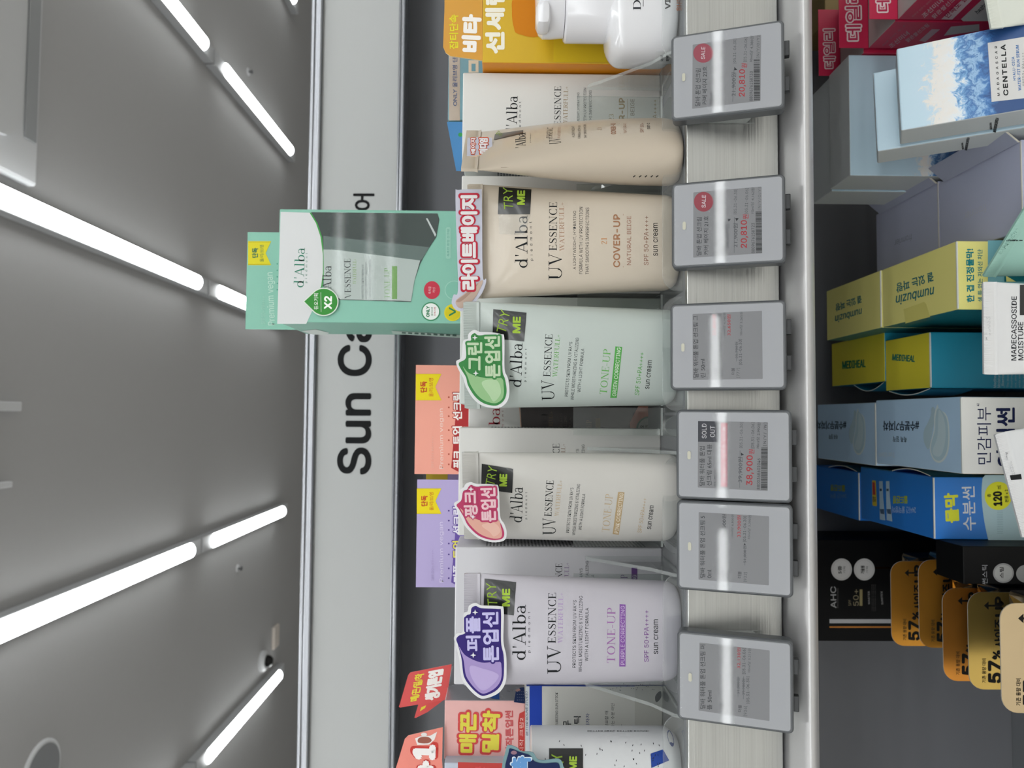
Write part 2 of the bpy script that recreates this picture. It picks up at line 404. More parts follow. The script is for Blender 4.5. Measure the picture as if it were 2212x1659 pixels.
structure('wall_right', slab(5, 5.1, -10, 7.4, 0, CEIL, M_WALL))

M_HOUS = mat('batten_housing', 'b9bbbd', .5, noise=.05, nscale=30)
M_LAMP = emit('batten_tube_light', 'fcffff', LAMP)
def batten(cx, y0, y1, label, along='y', group='ceiling light battens', wide=1):
    """tube light: pale housing on the ceiling, round diffuser below"""
    t = Thing('ceiling_light', label, 'light', group)
    h = t.part('housing', M_HOUS); d = t.part('diffuser', M_LAMP)
    ax, ay = (EX, EY) if along == 'y' else (EY, EX)
    L = y1 - y0 + .2; O = ax * (cx - .037 * wide) + ay * (y0 - .1) + EZ * (CEIL - .048)
    if along != 'y': h.box(O, ay, ax, EZ, L, .074 * wide, .0478, M_HOUS, .003)
    else: h.box(O, ax, ay, EZ, .074 * wide, L, .0478, M_HOUS, .003)
    n = 8; V = []; Fs = []; ends = [(y0 + .004, .3), (y0 + .022, 1), (y1 - .022, 1), (y1 - .004, .3)]
    for (yy, r) in ends:
        for k in range(n + 1):
            a = math.pi * k / n; V.append(ax * (cx + .033 * wide * r * math.cos(a)) + ay * yy + EZ * (CEIL - .0482 - .024 * r * math.sin(a)))
    for j in range(3):
        for k in range(n): q = (j * (n + 1) + k, j * (n + 1) + k + 1, (j + 1) * (n + 1) + k + 1, (j + 1) * (n + 1) + k); Fs.append(q)
    Fs += [tuple(range(n + 1)), tuple(range(3 * (n + 1), 4 * (n + 1)))]
    d.add(V, Fs, M_LAMP); t.done()
nm = {-.62: 'row just below the photo middle', .61: 'row just above the photo middle', -1.66: 'row at the photo bottom', 1.74: 'row near the photo top', 2.76: 'row cut by the photo top edge'}
for X, s in nm.items():
    batten(X, 3.66, 4.84, 'white ceiling tube light, farther tube of the ' + s)
    batten(X, .70, 3.44, 'white ceiling tube light, nearer tube of the ' + s)
for X in (-1.66, -.62, .61, 1.74):
    batten(X, -1.8, .45, 'ceiling tube light above the aisle, in line with the ' + {-1.66: 'row at the photo bottom', -.62: 'row just below the middle', .61: 'row just above the middle', 1.74: 'row near the photo top'}[X], 'y', 'ceiling lights behind the viewer')
# the cross row behind the viewer, mirrored in the price tags
for a, b, w in ((-2.6, -.62, 'its left tube'), (-.50, .60, 'its short middle tube'), (.72, 3.1, 'its right tube')):
    batten(-3.45, a, b, 'ceiling tube light of the cross row mirrored in the price tags, ' + w, 'x', 'ceiling lights behind the viewer', 2)

for Y in (-1.9, -2.15, -2.4, -2.65):  # added fill rows, out of view, to brighten the lower shelf lids
    for a, b, w in ((-3.2, -1.1, 'left'), (-1.0, 1.0, 'middle'), (1.1, 3.2, 'right')):
        batten(Y, a, b, 'ceiling tube light in the ' + {-1.9: 'nearest', -2.15: 'second', -2.4: 'third', -2.65: 'fourth'}[Y] + ' cross row behind the viewer, ' + w, 'x', 'ceiling lights behind the viewer')
for k, Y in enumerate((-2.95, -3.35, -3.75, -4.15)):  # unseen side tubes added to lift the lids, clear of the tag reflections
    for a, b, w in ((-4.8, -2.8, 'left'), (3.2, 4.8, 'right')):
        batten(Y, a, b, 'white ceiling tube light at the %s wall behind the viewer, tube %s' % (w, ('one', 'two', 'three', 'four')[k]), 'x', 'ceiling lights behind the viewer')
for k, Y in enumerate((-5.4, -6.8, -8.2)):  # far rows added as low-angle fill for the lower shelf, never in view
    for a, b, w in ((-4.6, -.1, 'left'), (.1, 4.6, 'right')):
        batten(Y, a, b, 'long white ceiling tube light far behind the viewer, row %s, %s half' % (('one', 'two', 'three')[k], w), 'x', 'ceiling lights behind the viewer')
# air conditioner cassette at the top right of the upright view
t = Thing('ceiling_air_conditioner', 'white ceiling cassette air conditioner with a rounded intake grille', 'air conditioner')
M_AC = mat('air_conditioner_plastic', 'd2d4d6', .4, noise=.04, nscale=50)
M_ACD = mat('air_conditioner_dark', '2c2d2e', .6, bump=.1)
x0, y1 = .69, 2.26; z = CEIL - .035
p = t.part('panel', M_AC); p.box((x0, y1 - .92, z), EX, EY, EZ, .95, .92, .0345, M_AC, .012)
p = t.part('louver', mat('air_louver', '9fa2a4', .5)); p.box((x0 + .13, y1 - .075, z - .006), EX, EY, EZ, .69, .055, .004, None, .0015)
fr = t.part('grille_frame', M_AC)
g = rrect(x0 + .10, y1 - .78, x0 + .85, y1 - .11, .07, 6)
fr.add([(a, b, z - .012) for a, b in g] + [(a, b, z) for a, b in g], [tuple(range(len(g)))[::-1]] + [(i, (i + 1) % len(g), (i + 1) % len(g) + len(g), i + len(g)) for i in range(len(g))], M_AC)
gr = t.part('intake_grille', M_ACD)
gr.box((x0 + .17, y1 - .74, z - .0125), EX, EY, EZ, .6, .5, .0004, M_ACD)
for i in range(26): gr.box((x0 + .17 + i * .0235, y1 - .74, z - .0155), EX, EY, EZ, .007, .5, .003, M_AC)
for i in range(22): gr.box((x0 + .17, y1 - .74 + i * .0235, z - .0165), EX, EY, EZ, .6, .007, .003, M_AC)
t.done()

def lathe(part, O, prof, m, n=28, axis=EZ, ys=1.0):
    u = EX; v = EY * ys; V = []; Fs = []
    for r, z in prof:
        for k in range(n): a = 2 * math.pi * k / n; V.append(np.array(O) + u * r * math.cos(a) + v * r * math.sin(a) + axis * z)
    for j in range(len(prof) - 1):
        for k in range(n): Fs.append((j * n + k, j * n + (k + 1) % n, (j + 1) * n + (k + 1) % n, (j + 1) * n + k))
    Fs += [tuple(range(n))[::-1], tuple(range((len(prof) - 1) * n, len(prof) * n))]; part.add(V, Fs, m)
def ceil_at(x, y):
    d = rays(x, y); return CAM + d * ((CEIL - CAMZ) / d[2])
C = ceil_at(565, 1428); t = Thing('security_camera', 'small white dome camera with black lens on the ceiling, near the bottom tube light', 'camera')
p = t.part('base', M_AC); lathe(p, C, [(.062, 0), (.062, -.02), (.05, -.03)], M_AC)
p = t.part('lens', M_ACD); lathe(p, C, [(.036, -.031), (.034, -.05), (.02, -.066), (.004, -.07)], mat('lens_glass', '050505', .1)); t.done()
for (x, y, lab) in ((536, 155, 'tiny sprinkler head on the ceiling beside the upper right tube light of the photo'), (513, 1228, 'tiny sprinkler head on the ceiling between the two lower tube lights of the photo')):
    C = ceil_at(x, y); t = Thing('sprinkler_head', lab, 'sprinkler', 'ceiling sprinklers')
    p = t.part('rosette', M_AC); lathe(p, C, [(.022, 0), (.020, -.005)], M_AC); p = t.part('nozzle', M_ACD); lathe(p, C, [(.007, -.0051), (.006, -.02), (.012, -.022), (.012, -.024)], mat('steel_dull', '77797b', .4, 1)); t.done()
C = ceil_at(592, 1375); t = Thing('ceiling_sensor', 'small pale square sensor on the far ceiling', 'sensor'); p = t.part('sensor_body', mat('sensor_cream', 'd8cfc6', .5)); p.box(C - np.array([.07, .05, .02]), EX, EY, EZ, .14, .1, .0199, None, .004); t.done()
C = ceil_at(88, 1668); t = Thing('ceiling_speaker', 'round grey speaker with a pale rim in the ceiling, bottom left corner of the photo', 'speaker')
p = t.part('rim', M_AC); lathe(p, C, [(.1, 0), (.1, -.004), (.092, -.008)], M_AC, 40)
p = t.part('speaker_mesh', mat('speaker_mesh', '85878a', .6, bump=.6, nscale=600)); lathe(p, C, [(.086, -.0082), (.086, -.0095)], None, 40); t.done()
for (x, y, L, lab) in ((32, 878, .16, 'short pale strip fixture on the ceiling at the photo left edge, longer one'), (12, 1042, .12, 'short pale strip fixture on the ceiling at the photo left edge, smaller one')):
    C = ceil_at(x, y); t = Thing('strip_fixture', lab, 'fixture'); p = t.part('strip_body', M_AC); p.box(C - np.array([.014, L, .022]), EX, EY, EZ, .028 if L > .13 else .018, L, .0219, None, .003); t.done()

# ------------------------------------------------------------------ shelving unit
SY = .335; ZS = W(1480, 900, SY)[2]; BY = .387; XL, XR = -.62, .72; PY = .70; SIGY = .655
LIPB = W(1786, 800, .318)[2]
LZ = CAMZ - .475                                       # lower shelf surface
M_ALU = mat('brushed_aluminium', 'bcbdba', .34, .85, noise=.14, nscale=1100, stretch=(.01, 1, 1), bump=.3, vary=.16)
M_LIP = mat('satin_silver_edge', 'b9b8b8', .38, .45, noise=.05, nscale=1500, bump=.05)
M_PAN = mat('dark_grey_back_panel', '6a6b6f', .55, noise=.06, nscale=60)
M_SHELF = mat('shelf_steel', '8f9193', .5, .2, noise=.05, nscale=60)
M_SIGN = mat('sign_white', 'b6b8b7', .5, noise=.04, nscale=80)
M_RAIL = mat('rail_aluminium', '9b9da2', .28, .9, noise=.05, nscale=400, stretch=(.02, 1, 1))
t = Thing('gondola_panel', 'dark grey panel behind both shelves', 'panel'); p = t.part('panel_board'); p.box((XL - .2, PY, .02), EX, EY, EZ, XR - XL + .4, .02, W(700, 830, PY)[2] - .02, M_PAN); t.done()
t = Thing('shelf', 'lower grey shelf carrying the yellow, blue, crimson and lavender cartons', 'shelf'); p = t.part('shelf_board'); p.box((XL, .36, LZ - .03), EX, EY, EZ, XR - XL, PY - .361, .0298, mat('lower_shelf_paint', '7d7f83', .5, noise=.05, nscale=60)); t.done()
t = Thing('shelf', 'upper shelf with brushed metal front strip and rounded silver lip', 'shelf', loc=(0, .5, ZS - .03))
p = t.part('shelf_board', M_SHELF); p.box((XL, SY + .0005, LIPB + .006), EX, EY, EZ, XR - XL, PY - SY - .001, ZS - LIPB - .006, M_SHELF)
p = t.part('brushed_strip', M_ALU)
zg = W(1682, 830, SY)[2]; p.box((XL, SY - .004, zg + .0008), EX, EY, EZ, XR - XL, .0043, ZS - zg - .0008, M_ALU, .0004)
p = t.part('rounded_lip', M_LIP)
prof = []
zt, zb = zg - .0006, LIPB
for i in range(21):
    q = i / 20; a = math.pi * q; prof.append((SY - .004 - .017 * math.sin(math.pi * q ** .62) ** .8, zt + (zb - zt) * q))
prof += [(SY + .0002, zb), (SY + .0002, zt)]
V = [(x, y, z) for x in (XL, XR) for y, z in prof]; n = len(prof)
p.add(V, [(i, (i + 1) % n, (i + 1) % n + n, i + n) for i in range(n)] + [tuple(range(n))[::-1], tuple(range(n, 2 * n))], M_LIP); p.smooth = True
t.done()
zu, zd = W(683, 830, SIGY)[2], W(851, 830, SIGY)[2]
t = Thing('header_sign', 'long white header sign with black Sun Care lettering above the shelf', 'sign', loc=(0, SIGY, zd))
p = t.part('sign_board', M_SIGN); p.box((XL - .3, SIGY, zd), EX, EY, EZ, XR - XL + .6, .02, zu - zd, M_SIGN)
p = t.part('lettering', label='black Sun Care letters')
a = Art(p, Plane((0, SIGY, 1.3), -EY), 'H', .0004)
a.t('Sun Care', (537, 1080), (545, -363), 245, '0b0d0f', .018)
a.k = K['P']; a.t('선케어', (809, 545), (809, 418), 46, '0b0d0f', .02)
for nmz, z0, z1 in (('top_rail', zu, zu + .010), ('bottom_rail', zd - .006, zd)):
    p = t.part(nmz, M_RAIL); p.box((XL - .3, SIGY - .005, z0), EX, EY, EZ, XR - XL + .6, .03, (z1 - z0) * .62, M_RAIL, .0012)
    p.box((XL - .3, SIGY - .003, z0 + (z1 - z0) * .66), EX, EY, EZ, XR - XL + .6, .026, (z1 - z0) * .34, M_RAIL, .0008)
t.done()

# ------------------------------------------------------------------ upper shelf: cartons
def xof(y, Y, x=1200): return W(x, y, Y)[0]
BT = W(993, 800, BY)[2] - ZS                           # carton height
def carton(label, yl, yr, Y, d, z0, h, cols, name='sunscreen_carton', group=None, cat='carton', yaw=0, bev=.0007, vx=1200, keep=False, tilt=0):
    x0, x1 = W(vx, yl, Y)[0], W(vx, yr, Y)[0]
    t = Thing(name, label, cat, group); p = t.part('carton_body'); c = Carton(p, (x0, Y, z0), x1 - x0, d, h, cols, yaw, tilt, bev); t.c = c; t.p = p
    if not keep: t.done()
    return t
WH = 'd5d4d0'; DK = '24272a'
GP = 'white cartons behind the tester tubes'
def smalltext(a, rows, col, n=0):
    pass
def sidecopy(t, fr, y0, y1, z1, z0, rows=46, col='77797b'):
    """fine print block on a carton's side, real lines of tiny dashes"""
    c = t.c; rnd = random.Random(len(t.label))
    for i in range(rows):
        z = z1 + (z0 - z1) * i / rows; u = y0
        while u < y1 - .001:
            w = rnd.uniform(.001, .0045); w = min(w, y1 - u)
            P = [fr.P + fr.u * u + EZ * (z - ZS), fr.P + fr.u * (u + w) + EZ * (z - ZS), fr.P + fr.u * (u + w) + EZ * (z - ZS + .0009), fr.P + fr.u * u + EZ * (z - ZS + .0009)]
            t.p.add([q + fr.n * .0001 for q in P], [(0, 1, 2, 3)], col); u += w + .0007
# beige carton, rightmost
t = carton('white carton behind the sideways beige tube, black and gold lettering', 349, 158.5, BY, .034, ZS, BT, {'all': 'd3d2ce'}, group=GP, keep=True)
a = Art(t.p, t.c.front, 'A')
a.t("d'Alba", (695, 1150), (705, 820), 95, '1c1f22', font='serif'); a.t('piedmont', (735, 1150), (738, 868), 24, '2c2f32', sp=1.7)
a.t('UV', (1110, 1290), (1110, 1080), 100, '1c1f22', font='serif'); a.t('ESSENCE', (1073, 1070), (1075, 738), 58, '1c1f22', font='serif'); a.t('WATERFULL+', (1128, 1070), (1135, 740), 38, 'a5906c', font='serif')
a.t('A LIGHTWEIGHT, HYDRATING', (1235, 1150), (1235, 790), 24, '44474a'); a.t('FORMULA WITH UV PROTECTION', (1290, 1190), (1290, 750), 24, '44474a'); a.t('THAT SMOOTHS IMPERFECTIONS', (1338, 1190), (1336, 772), 24, '44474a')
a.t('23', (1523, 1028), (1523, 975), 42, 'a5906c', font='serif'); a.t('COVER-UP', (1620, 1230), (1618, 835), 52, 'a5906c', .03)
a.line((1640, 1220), (1640, 845), 3, 'a5906c'); a.t('NATURAL BEIGE', (1700, 1230), (1700, 845), 34, '8f8474'); a.t('SPF 50+ PA++++', (1890, 1260), (1890, 850), 34, 'a5906c')
fr = Plane(t.c.O, -EX); fr.u = EY; sidecopy(t, fr, .003, .031, ZS + .086, ZS + .01); t.done()
carton('white carton standing directly behind the white carton nearest the photo top', 345, 160, BY + .0355, .034, ZS, BT, {'all': 'd3d2ce'}, group=GP)
t = carton('white carton behind the beige tube with the light beige sticker', 632, 381, BY, .034, ZS, BT, {'all': 'd4d3cf'}, group=GP)
t = carton('white carton between the beige tube and the green tube, green plus sign', 874, 642, BY, .034, ZS, BT, {'all': 'cdd2cd'}, group=GP, keep=True)
a = Art(t.p, t.c.front, 'C'); a.t('ESSENCE', (1040, 420), (1040, 115), 58, '1c1f22', font='serif'); a.t('WATERFULL+', (1092, 420), (1092, 112), 36, '4f8a58', font='serif')
a.t('VITALIZING', (1265, 330), (1265, 118), 26, '5a5e5c'); a.t('RAYS', (1212, 215), (1212, 150), 24, '5a5e5c'); a.quad([(1635, 175), (1635, 400), (1680, 400), (1680, 175)], '3f5a48', 0, 1, 1); t.done()
t = carton('white carton behind the pink tone tube, fine print on its side', 1158, 925, BY, .034, ZS, BT, {'all': 'd6d5d1'}, group=GP, keep=True)
a = Art(t.p, t.c.front, 'D'); a.t('UVESSENCE', (1018, 760), (1018, 322), 60, '1c1f22', font='serif'); a.t('WATERFULL+', (1068, 640), (1068, 322), 36, 'a58f80', font='serif')
a.t("d'Alba", (625, 700), (628, 408), 75, '1c1f22', font='serif')
a.t('FROM UV RAYS', (1190, 640), (1190, 368), 26, '5a5e5c'); a.t('VITALIZING', (1240, 520), (1240, 328), 26, '5a5e5c'); a.t('FORMULA', (1290, 560), (1290, 418), 26, '5a5e5c')
a.t('TONE-UP', (1542, 720), (1542, 420), 50, 'a08f70', font='serif'); a.quad([(1605, 720), (1655, 720), (1655, 418), (1605, 418)], 'a08f70', 0, 1, 1)
fr = Plane(t.c.O + t.c.ax * t.c.w, EX); fr.u = EY; sidecopy(t, fr, .003, .031, ZS + .088, ZS + .006); t.done()

t = carton('greyish white carton behind the purple tone tube, purple lettering', 1480, 1183, BY - .003, .036, ZS, BT + .0010, {'all': 'cfced2'}, group=GP, keep=True)
a = Art(t.p, t.c.front, 'E'); a.t('UV ESSENCE', (1040, 700), (1042, 275), 60, '1c1f22', font='serif'); a.t('WATERFULL+', (1102, 600), (1102, 268), 40, '7d6090', font='serif')
a.t('FROM UV RAYS', (1222, 560), (1222, 318), 26, '4d5052'); a.t('VITALIZING', (1275, 440), (1275, 252), 26, '4d5052'); a.t('FORMULA', (1325, 500), (1325, 375), 26, '4d5052')
a.t('TONE-UP', (1620, 640), (1620, 375), 60, '6d4c86', font='serif'); a.quad([(1655, 640), (1707, 640), (1707, 310), (1655, 310)], '6d4c86', 0, 1, 1); a.t('CORRECTING', (1698, 600), (1698, 378), 34, 'd9d6dc', lay=1)
a.t('++++', (1925, 445), (1925, 405), 12, '6d4c86')
fr = Plane(t.c.O + t.c.ax * t.c.w, EX); fr.u = EY; sidecopy(t, fr, .003, .033, ZS + .09, ZS + .006); t.done()


# duo packs with a tall printed back card and a window
def flag(a, x0, x1, y0, y1, col='e8d420', txt='c0392b'):
    a.poly([(x0, y0), (x1, y0), (x1 - (x1 - x0) * .24, (y0 + y1) / 2), (x1, y1), (x0, y1)], col, 1)
    a.line((x0, y0 + 2), (x1 - 3, y0 + 2), 1.0, 'b59a10', 2); a.line((x0, y1 - 2), (x1 - 3, y1 - 2), 1.0, 'b59a10', 2)
    w = x1 - x0; a.t('단독', (x0 + w * .44, y1 - (y1 - y0) * .3), (x0 + w * .44, y0 + (y1 - y0) * .28), w * .27, txt, .03, lay=2)
    a.t('올/리/브/영', (x0 + w * .68, y1 - (y1 - y0) * .14), (x0 + w * .68, y0 + (y1 - y0) * .16), w * .17, txt, lay=2)
def duo(label, yl, yr, Yf, d, z0, ztop, hl, hr, hz, face, band, key, header, fl, hero=None, hcol='ffffff'):
    t = Thing('duo_gift_box', label, 'gift box', 'windowed duo packs with tall back cards'); x0, x1 = xof(yl, Yf), xof(yr, Yf); w = x1 - x0
    p = t.part('box_body'); t.c = Carton(p, (x0, Yf, z0), w, d, ztop - z0, {'all': face}); t.p = p
    q = t.part('back_card'); Yb = Yf + d + .0006; hx0, hx1 = xof(hl, Yb), xof(hr, Yb)
    q.box((hx0, Yb, ztop - .03), EX, EY, EZ, hx1 - hx0, .0012, hz - ztop + .03, CARD(band)); t.q = q
    a = Art(q, Plane((0, Yb, 0), -EY), key); header(a); flag(a, *fl); return t
TEAL = '7fb8a4'
gz0 = ZS + BT; gYf = .428; gtop = W(601, 580, gYf)[2]; ghz = W(534, 610, .492)[2]
def hd(a):
    a.t('Premium vegan', (598, 697 + 5), (593, 588), 19, 'c4ddd0'); a.t('SPF 50+ PA++++', (573, 700), (573, 640), 9, '9cc8b8')
    for i in range(5): a.poly(ell(599, 570 + i * 14, 1.4), '3f8a76')
t = duo('tall mint green duo box with window, standing on top of the white cartons', 701, 457.5, gYf, .062, gz0, gtop, 717, 508, ghz, TEAL, TEAL, 'P', hd, (536, 586, 521, 573, 'd9cc2e', '2d6b55'))
p = t.p; a = Art(p, t.c.front, 'G')
a.poly([(428, 232), (680, 240), (735, 330), (775, 450), (795, 600), (795, 760), (780, 880), (740, 1010), (650, 1205), (398, 1205)], 'd0d2d3', 1)
a.poly([(680, 240), (692, 240), (748, 330), (788, 450), (806, 600), (806, 760), (792, 880), (770, 900), (780, 880), (795, 760), (795, 600), (775, 450), (735, 330)], '3f9b45', 2)
a.t("d'Alba", (628, 890), (640, 545), 88, '2f7d63', font='serif', lay=2); a.t('piedmont', (662, 850), (668, 590), 24, '2f7d63', lay=2, sp=1.9)
WIN = mat('window_inside', '2e3a37', .6, vary=.4, nscale=18); wn = Part('window', WIN); t.parts.append(wn)
b = Art(wn, t.c.front, 'G', .0003)
b.poly([(692, 236), (1790, 247), (1806, 300), (1800, 330), (1780, 450), (1700, 570), (1640, 680), (1590, 830), (1560, 1015), (930, 995), (800, 880), (806, 760), (806, 600), (788, 450), (748, 330)], WIN)
def inner_tube(b, dx, dy, sc, col, txc, acc):
    pts = [(800, 560), (900, 562), (1640, 655), (1590, 830), (1560, 1010), (1480, 1005), (950, 992), (805, 880)]
    b.poly(pts, col, 1)
inner_tube(b, 0, 0, 1, 'b4bfbb', DK, '8fae8a')
b.poly([(800, 440), (870, 450), (1720, 540), (1660, 640), (1640, 655), (900, 562), (800, 560)], '64736f', 1)
b.t('Alba', (868, 905), (870, 700), 78, '2b2f31', font='serif', lay=2); b.t('VESSENCE', (1040, 985), (1035, 640), 55, '2b2f31', font='serif', lay=2)
b.t('WATERFULL+', (1085, 860), (1085, 640), 30, '8fb26a', font='serif', lay=2)
for i, xx in enumerate((1150, 1180, 1212)): b.t(('PROTECTS SKIN FROM UV', 'WHILE MOISTURIZING', 'WITH A LIGHT FORMULA')[i], (xx, 990), (xx, 690 - i * 20), 18, '5b6467', lay=2)
b.t('TONE-UP', (1380, 985), (1378, 720), 50, '7fae6a', font='serif', lay=2); b.quad([(1395, 990), (1440, 990), (1440, 705), (1395, 705)], '6fa055', 2, 1, 1)
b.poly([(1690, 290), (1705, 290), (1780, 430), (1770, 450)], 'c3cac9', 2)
fl_ = Part('window_film', clear('window_film', 'ffffff', .02, 'c8d4d2', 1.45, .05)); t.parts.append(fl_)
Art(fl_, t.c.front, 'G', .0014).poly([(685, 236), (1795, 247), (1806, 300), (1800, 330), (1780, 450), (1700, 570), (1640, 680), (1590, 830), (1560, 1020), (930, 1000), (790, 880), (806, 600), (748, 330)], fl_.def_mat)
dr = t.part('drop_badge'); b = Art(dr, t.c.front, 'G', .0018)
b.poly([(628, 1015)] + [(808 + 128 * math.cos(u), 1018 + 122 * math.sin(u)) for u in np.linspace(-2.25, 2.25, 26)], 'd8e0d6'); b.poly([(640, 1015)] + [(808 + 119 * math.cos(u), 1018 + 113 * math.sin(u)) for u in np.linspace(-2.25, 2.25, 26)], '3c8a3c', 1)
b.t('듀오기획', (762, 1085), (762, 945), 38, 'e2e8e0', .01, lay=2); b.line((786, 1105), (784, 935), 3, 'e2e8e0', 2); b.t('X2', (878, 1082), (880, 968), 68, 'eef2ec', .03, lay=2)
a.poly(ell(1742, 912, 70, 78), 'c03a4c', 1); a.t('촉촉함', (1735, 945), (1735, 880), 24, 'e8c0c4', lay=2); a.t('개선', (1770, 935), (1770, 890), 22, 'e8c0c4', lay=2)
a.poly(ell(1732, 1098, 82), '3f8a60', 1); a.poly(ell(1732, 1098, 72), 'e4e8e4', 2); a.t('ONLY', (1722, 1145), (1722, 1050), 30, '2f7d53', .03, lay=3); a.t('올리브영', (1752, 1135), (1752, 1060), 18, '2f7d53', lay=3); a.t('단독기획', (1776, 1135), (1776, 1060), 16, 'c03a4c', lay=3)
a.poly(ell(1922, 1108, 74), 'd8c92a', 1); a.poly(ell(1922, 1108, 74 - 12), 'cdbf24', 2); a.t('V', (1950, 1140), (1950, 1060), 60, '2f7d53', .02, lay=3); a.poly(ell(1935, 912, 82), '9cc8b8', 1); a.poly(ell(1935, 912, 76), TEAL, 2)
a.poly(rquad([(1862, 365), (1905, 365), (1905, 640), (1862, 640)], 18), '97c5b4', 1); a.t('촉촉한 톤업 선크림', (1893, 620), (1893, 385), 20, '5a9a86', lay=2)
sd = Art(p, t.c.left, 'G'); sd.poly([(1390, 1262), (1990, 1300), (1990, 1325), (1400, 1290)], 'b9cfc4', 1)
for i in range(9): sd.line((1480 + i * 55, 1278 + i * 3), (1515 + i * 55, 1281 + i * 3), 14, '4a6a5e', 2)
sd.poly([(610, 1265), (730, 1250), (850, 1280), (820, 1300), (700, 1295)], 'd8e2dc', 1)
t.done()

zt_ = W(1012, 900, BY + .035)[2]
def hp(a):
    a.t('Premium vegan', (1062, 1037), (1058, 605), 36, 'f0d5cc'); a.t('SPF 50+ PA++++', (985, 1030), (985, 805), 18, 'e8b0a0')
    a.poly([(1110, 1030), (1165, 1060), (1215, 1060), (1235, 900), (1235, 600), (1200, 500), (1150, 560)], 'a83234', 1)
    a.t('핑크', (1190, 1030), (1190, 905), 68, 'f0ece8', .03, lay=2, out=(5, 'b04038')); a.t('토업', (1190, 865), (1188, 732), 70, 'f0ece8', .03, lay=2, out=(5, 'b04038')); a.t('선크림', (1188, 690), (1188, 492), 66, 'f0ece8', .03, lay=2, out=(5, 'b04038'))
    for y in (524, 597, 660, 760, 832, 932, 1005): a.poly(ell(1093, y, 6), 'b0503c', 2)
t = duo('salmon pink duo box with dark window behind the green and pink tubes', 1022, 876, BY + .0350, .03, ZS, zt_, 1026, 791, W(897, 900, BY + .0656)[2], 'd8d7d4', 'eb9f8c', 'H', hp, (857, 1040, 357, 547))
a = Art(t.p, t.c.front, 'C'); a.t("d'Alba", (492, 1420), (492, 985), 100, 'a83a44', font='serif'); a.t('piedmont', (528, 1320), (528, 1010), 22, 'a86a70', sp=1.8)
wn = t.part('window', mat('window_dark', '2c2422', .25)); b = Art(wn, t.c.front, 'C', .0003); b.poly([(668, 900), (690, 1300), (1640, 1300), (1640, 1120), (1700, 1000), (1760, 900)], wn.def_mat)
b.t('UVESSENCE', (908, 1500), (908, 1018), 50, '15110f', font='serif', lay=1); b.t('WATERFULL+', (958, 1250), (958, 1020), 34, '7a6545', font='serif', lay=1)
for i, (s, x) in enumerate((('FROM UV RAYS', 1042), ('VITALIZING', 1082), ('FORMULA', 1122))): b.t(s, (x, 1250), (x, 1035 + 20 * i), 22, '5e5650', lay=1)
b.t('TONE-UP', (1300, 1330), (1300, 1095), 45, '7a6545', font='serif', lay=1); b.quad([(1338, 1300), (1378, 1300), (1378, 1080), (1338, 1080)], '75623f', 1, 1, 1)
a.poly([(1640, 1300), (1640, 1120), (1700, 1000), (1760, 900), (1920, 900), (1920, 1300)], 'c98a78', 2); a.poly(ell(1810, 1180, 115, 118), '6f8578', 3); a.poly(ell(1810, 1180, 100, 104), 'b9b8b0', 4); a.t('듀오', (1765, 1190), (1765, 1140), 34, '2b2f31', .02, lay=5); a.t('기획', (1800, 1180), (1800, 1140), 26, '2b2f31', lay=5)
a.line((664, 975), (690, 1300), 6, 'd9a88c', 3)
t.done()
def hu(a):
    a.t('Premium vegan', (1062, 1850), (1058, 1417), 36, 'd8d0e6'); a.t('SPF 50+ PA++++', (985, 1840), (985, 1620), 18, 'a99bc6')
    a.poly([(1110, 1850), (1165, 1880), (1215, 1880), (1235, 1700), (1235, 1420), (1200, 1300), (1150, 1360)], '6a55a0', 1)
    a.t('퍼플', (1190, 1850), (1190, 1725), 68, 'e6e2ec', .03, lay=2, out=(5, '6a55a0')); a.t('토업', (1190, 1680), (1188, 1552), 70, 'e0d85c', .03, lay=2, out=(5, '6a55a0')); a.t('선크림', (1188, 1508), (1188, 1310), 66, 'e6e2ec', .03, lay=2, out=(5, '6a55a0'))
    for y in (1337, 1408, 1475, 1572, 1650, 1750, 1820): a.poly(ell(1093, y, 6), '4a3a80', 2)
t = duo('lilac duo box with tall back card behind the purple tone carton', 1268, 1040, BY + .0345, .03, ZS, zt_ - .003, 1270, 1038, W(900, 1150, BY + .0655)[2], 'cfcbd8', 'b0a3cf', 'H', hu, (864, 1040, 1177, 1360)); t.done()
t = Thing('back_card', 'edge of a lilac and yellow card between the salmon and lilac cards', 'card'); p = t.part('card_body', CARD('9f93c0'))
Yb = BY + .073; p.box((xof(1055, Yb), Yb, ZS), EX, EY, EZ, xof(1012, Yb) - xof(1055, Yb), .0012, W(921, 1030, Yb)[2] - ZS, CARD('9f93c0')); a = Art(p, Plane((0, Yb, 0), -EY), 'H'); a.poly([(930, 1050), (930, 1120), (1085, 1120), (1085, 1050)], 'c9b83c'); t.done()

# yellow vitamin carton at the right edge with its tall tab
Yy = .378
t = Thing('serum_carton', 'yellow orange carton with tall printed tab behind the white pump bottle', 'carton'); p = t.part('carton_body')
YEL = mat('carton_yellow', 'c9a41c', .4, vary=.05, nscale=30); ORG = mat('carton_orange', 'd98a18', .4)
yx0, yx1 = xof(137, Yy), xof(-150, Yy); ytop = W(1042, 60, Yy)[2]
t.c = Carton(p, (yx0, Yy, ZS), yx1 - yx0, .045, ytop - ZS, {'all': ORG, 'front': YEL, 'left': ORG})
a = Art(p, t.c.front, 'A'); a.t('선세럼', (596, 460), (596, -130), 170, 'e6e2d2', .05)
a.poly([(1010, 300), (1010, 530), (1930, 530), (1930, 300)], 'cfb024', 0); a.poly([(870, 0), (1300, 0), (1300, 300), (870, 300)], 'b98f14', 0)
a.poly(catmull([(680, -20), (655, 100), (670, 230), (710, 290), (900, 295), (900, -20)]), 'c77a14', 1)
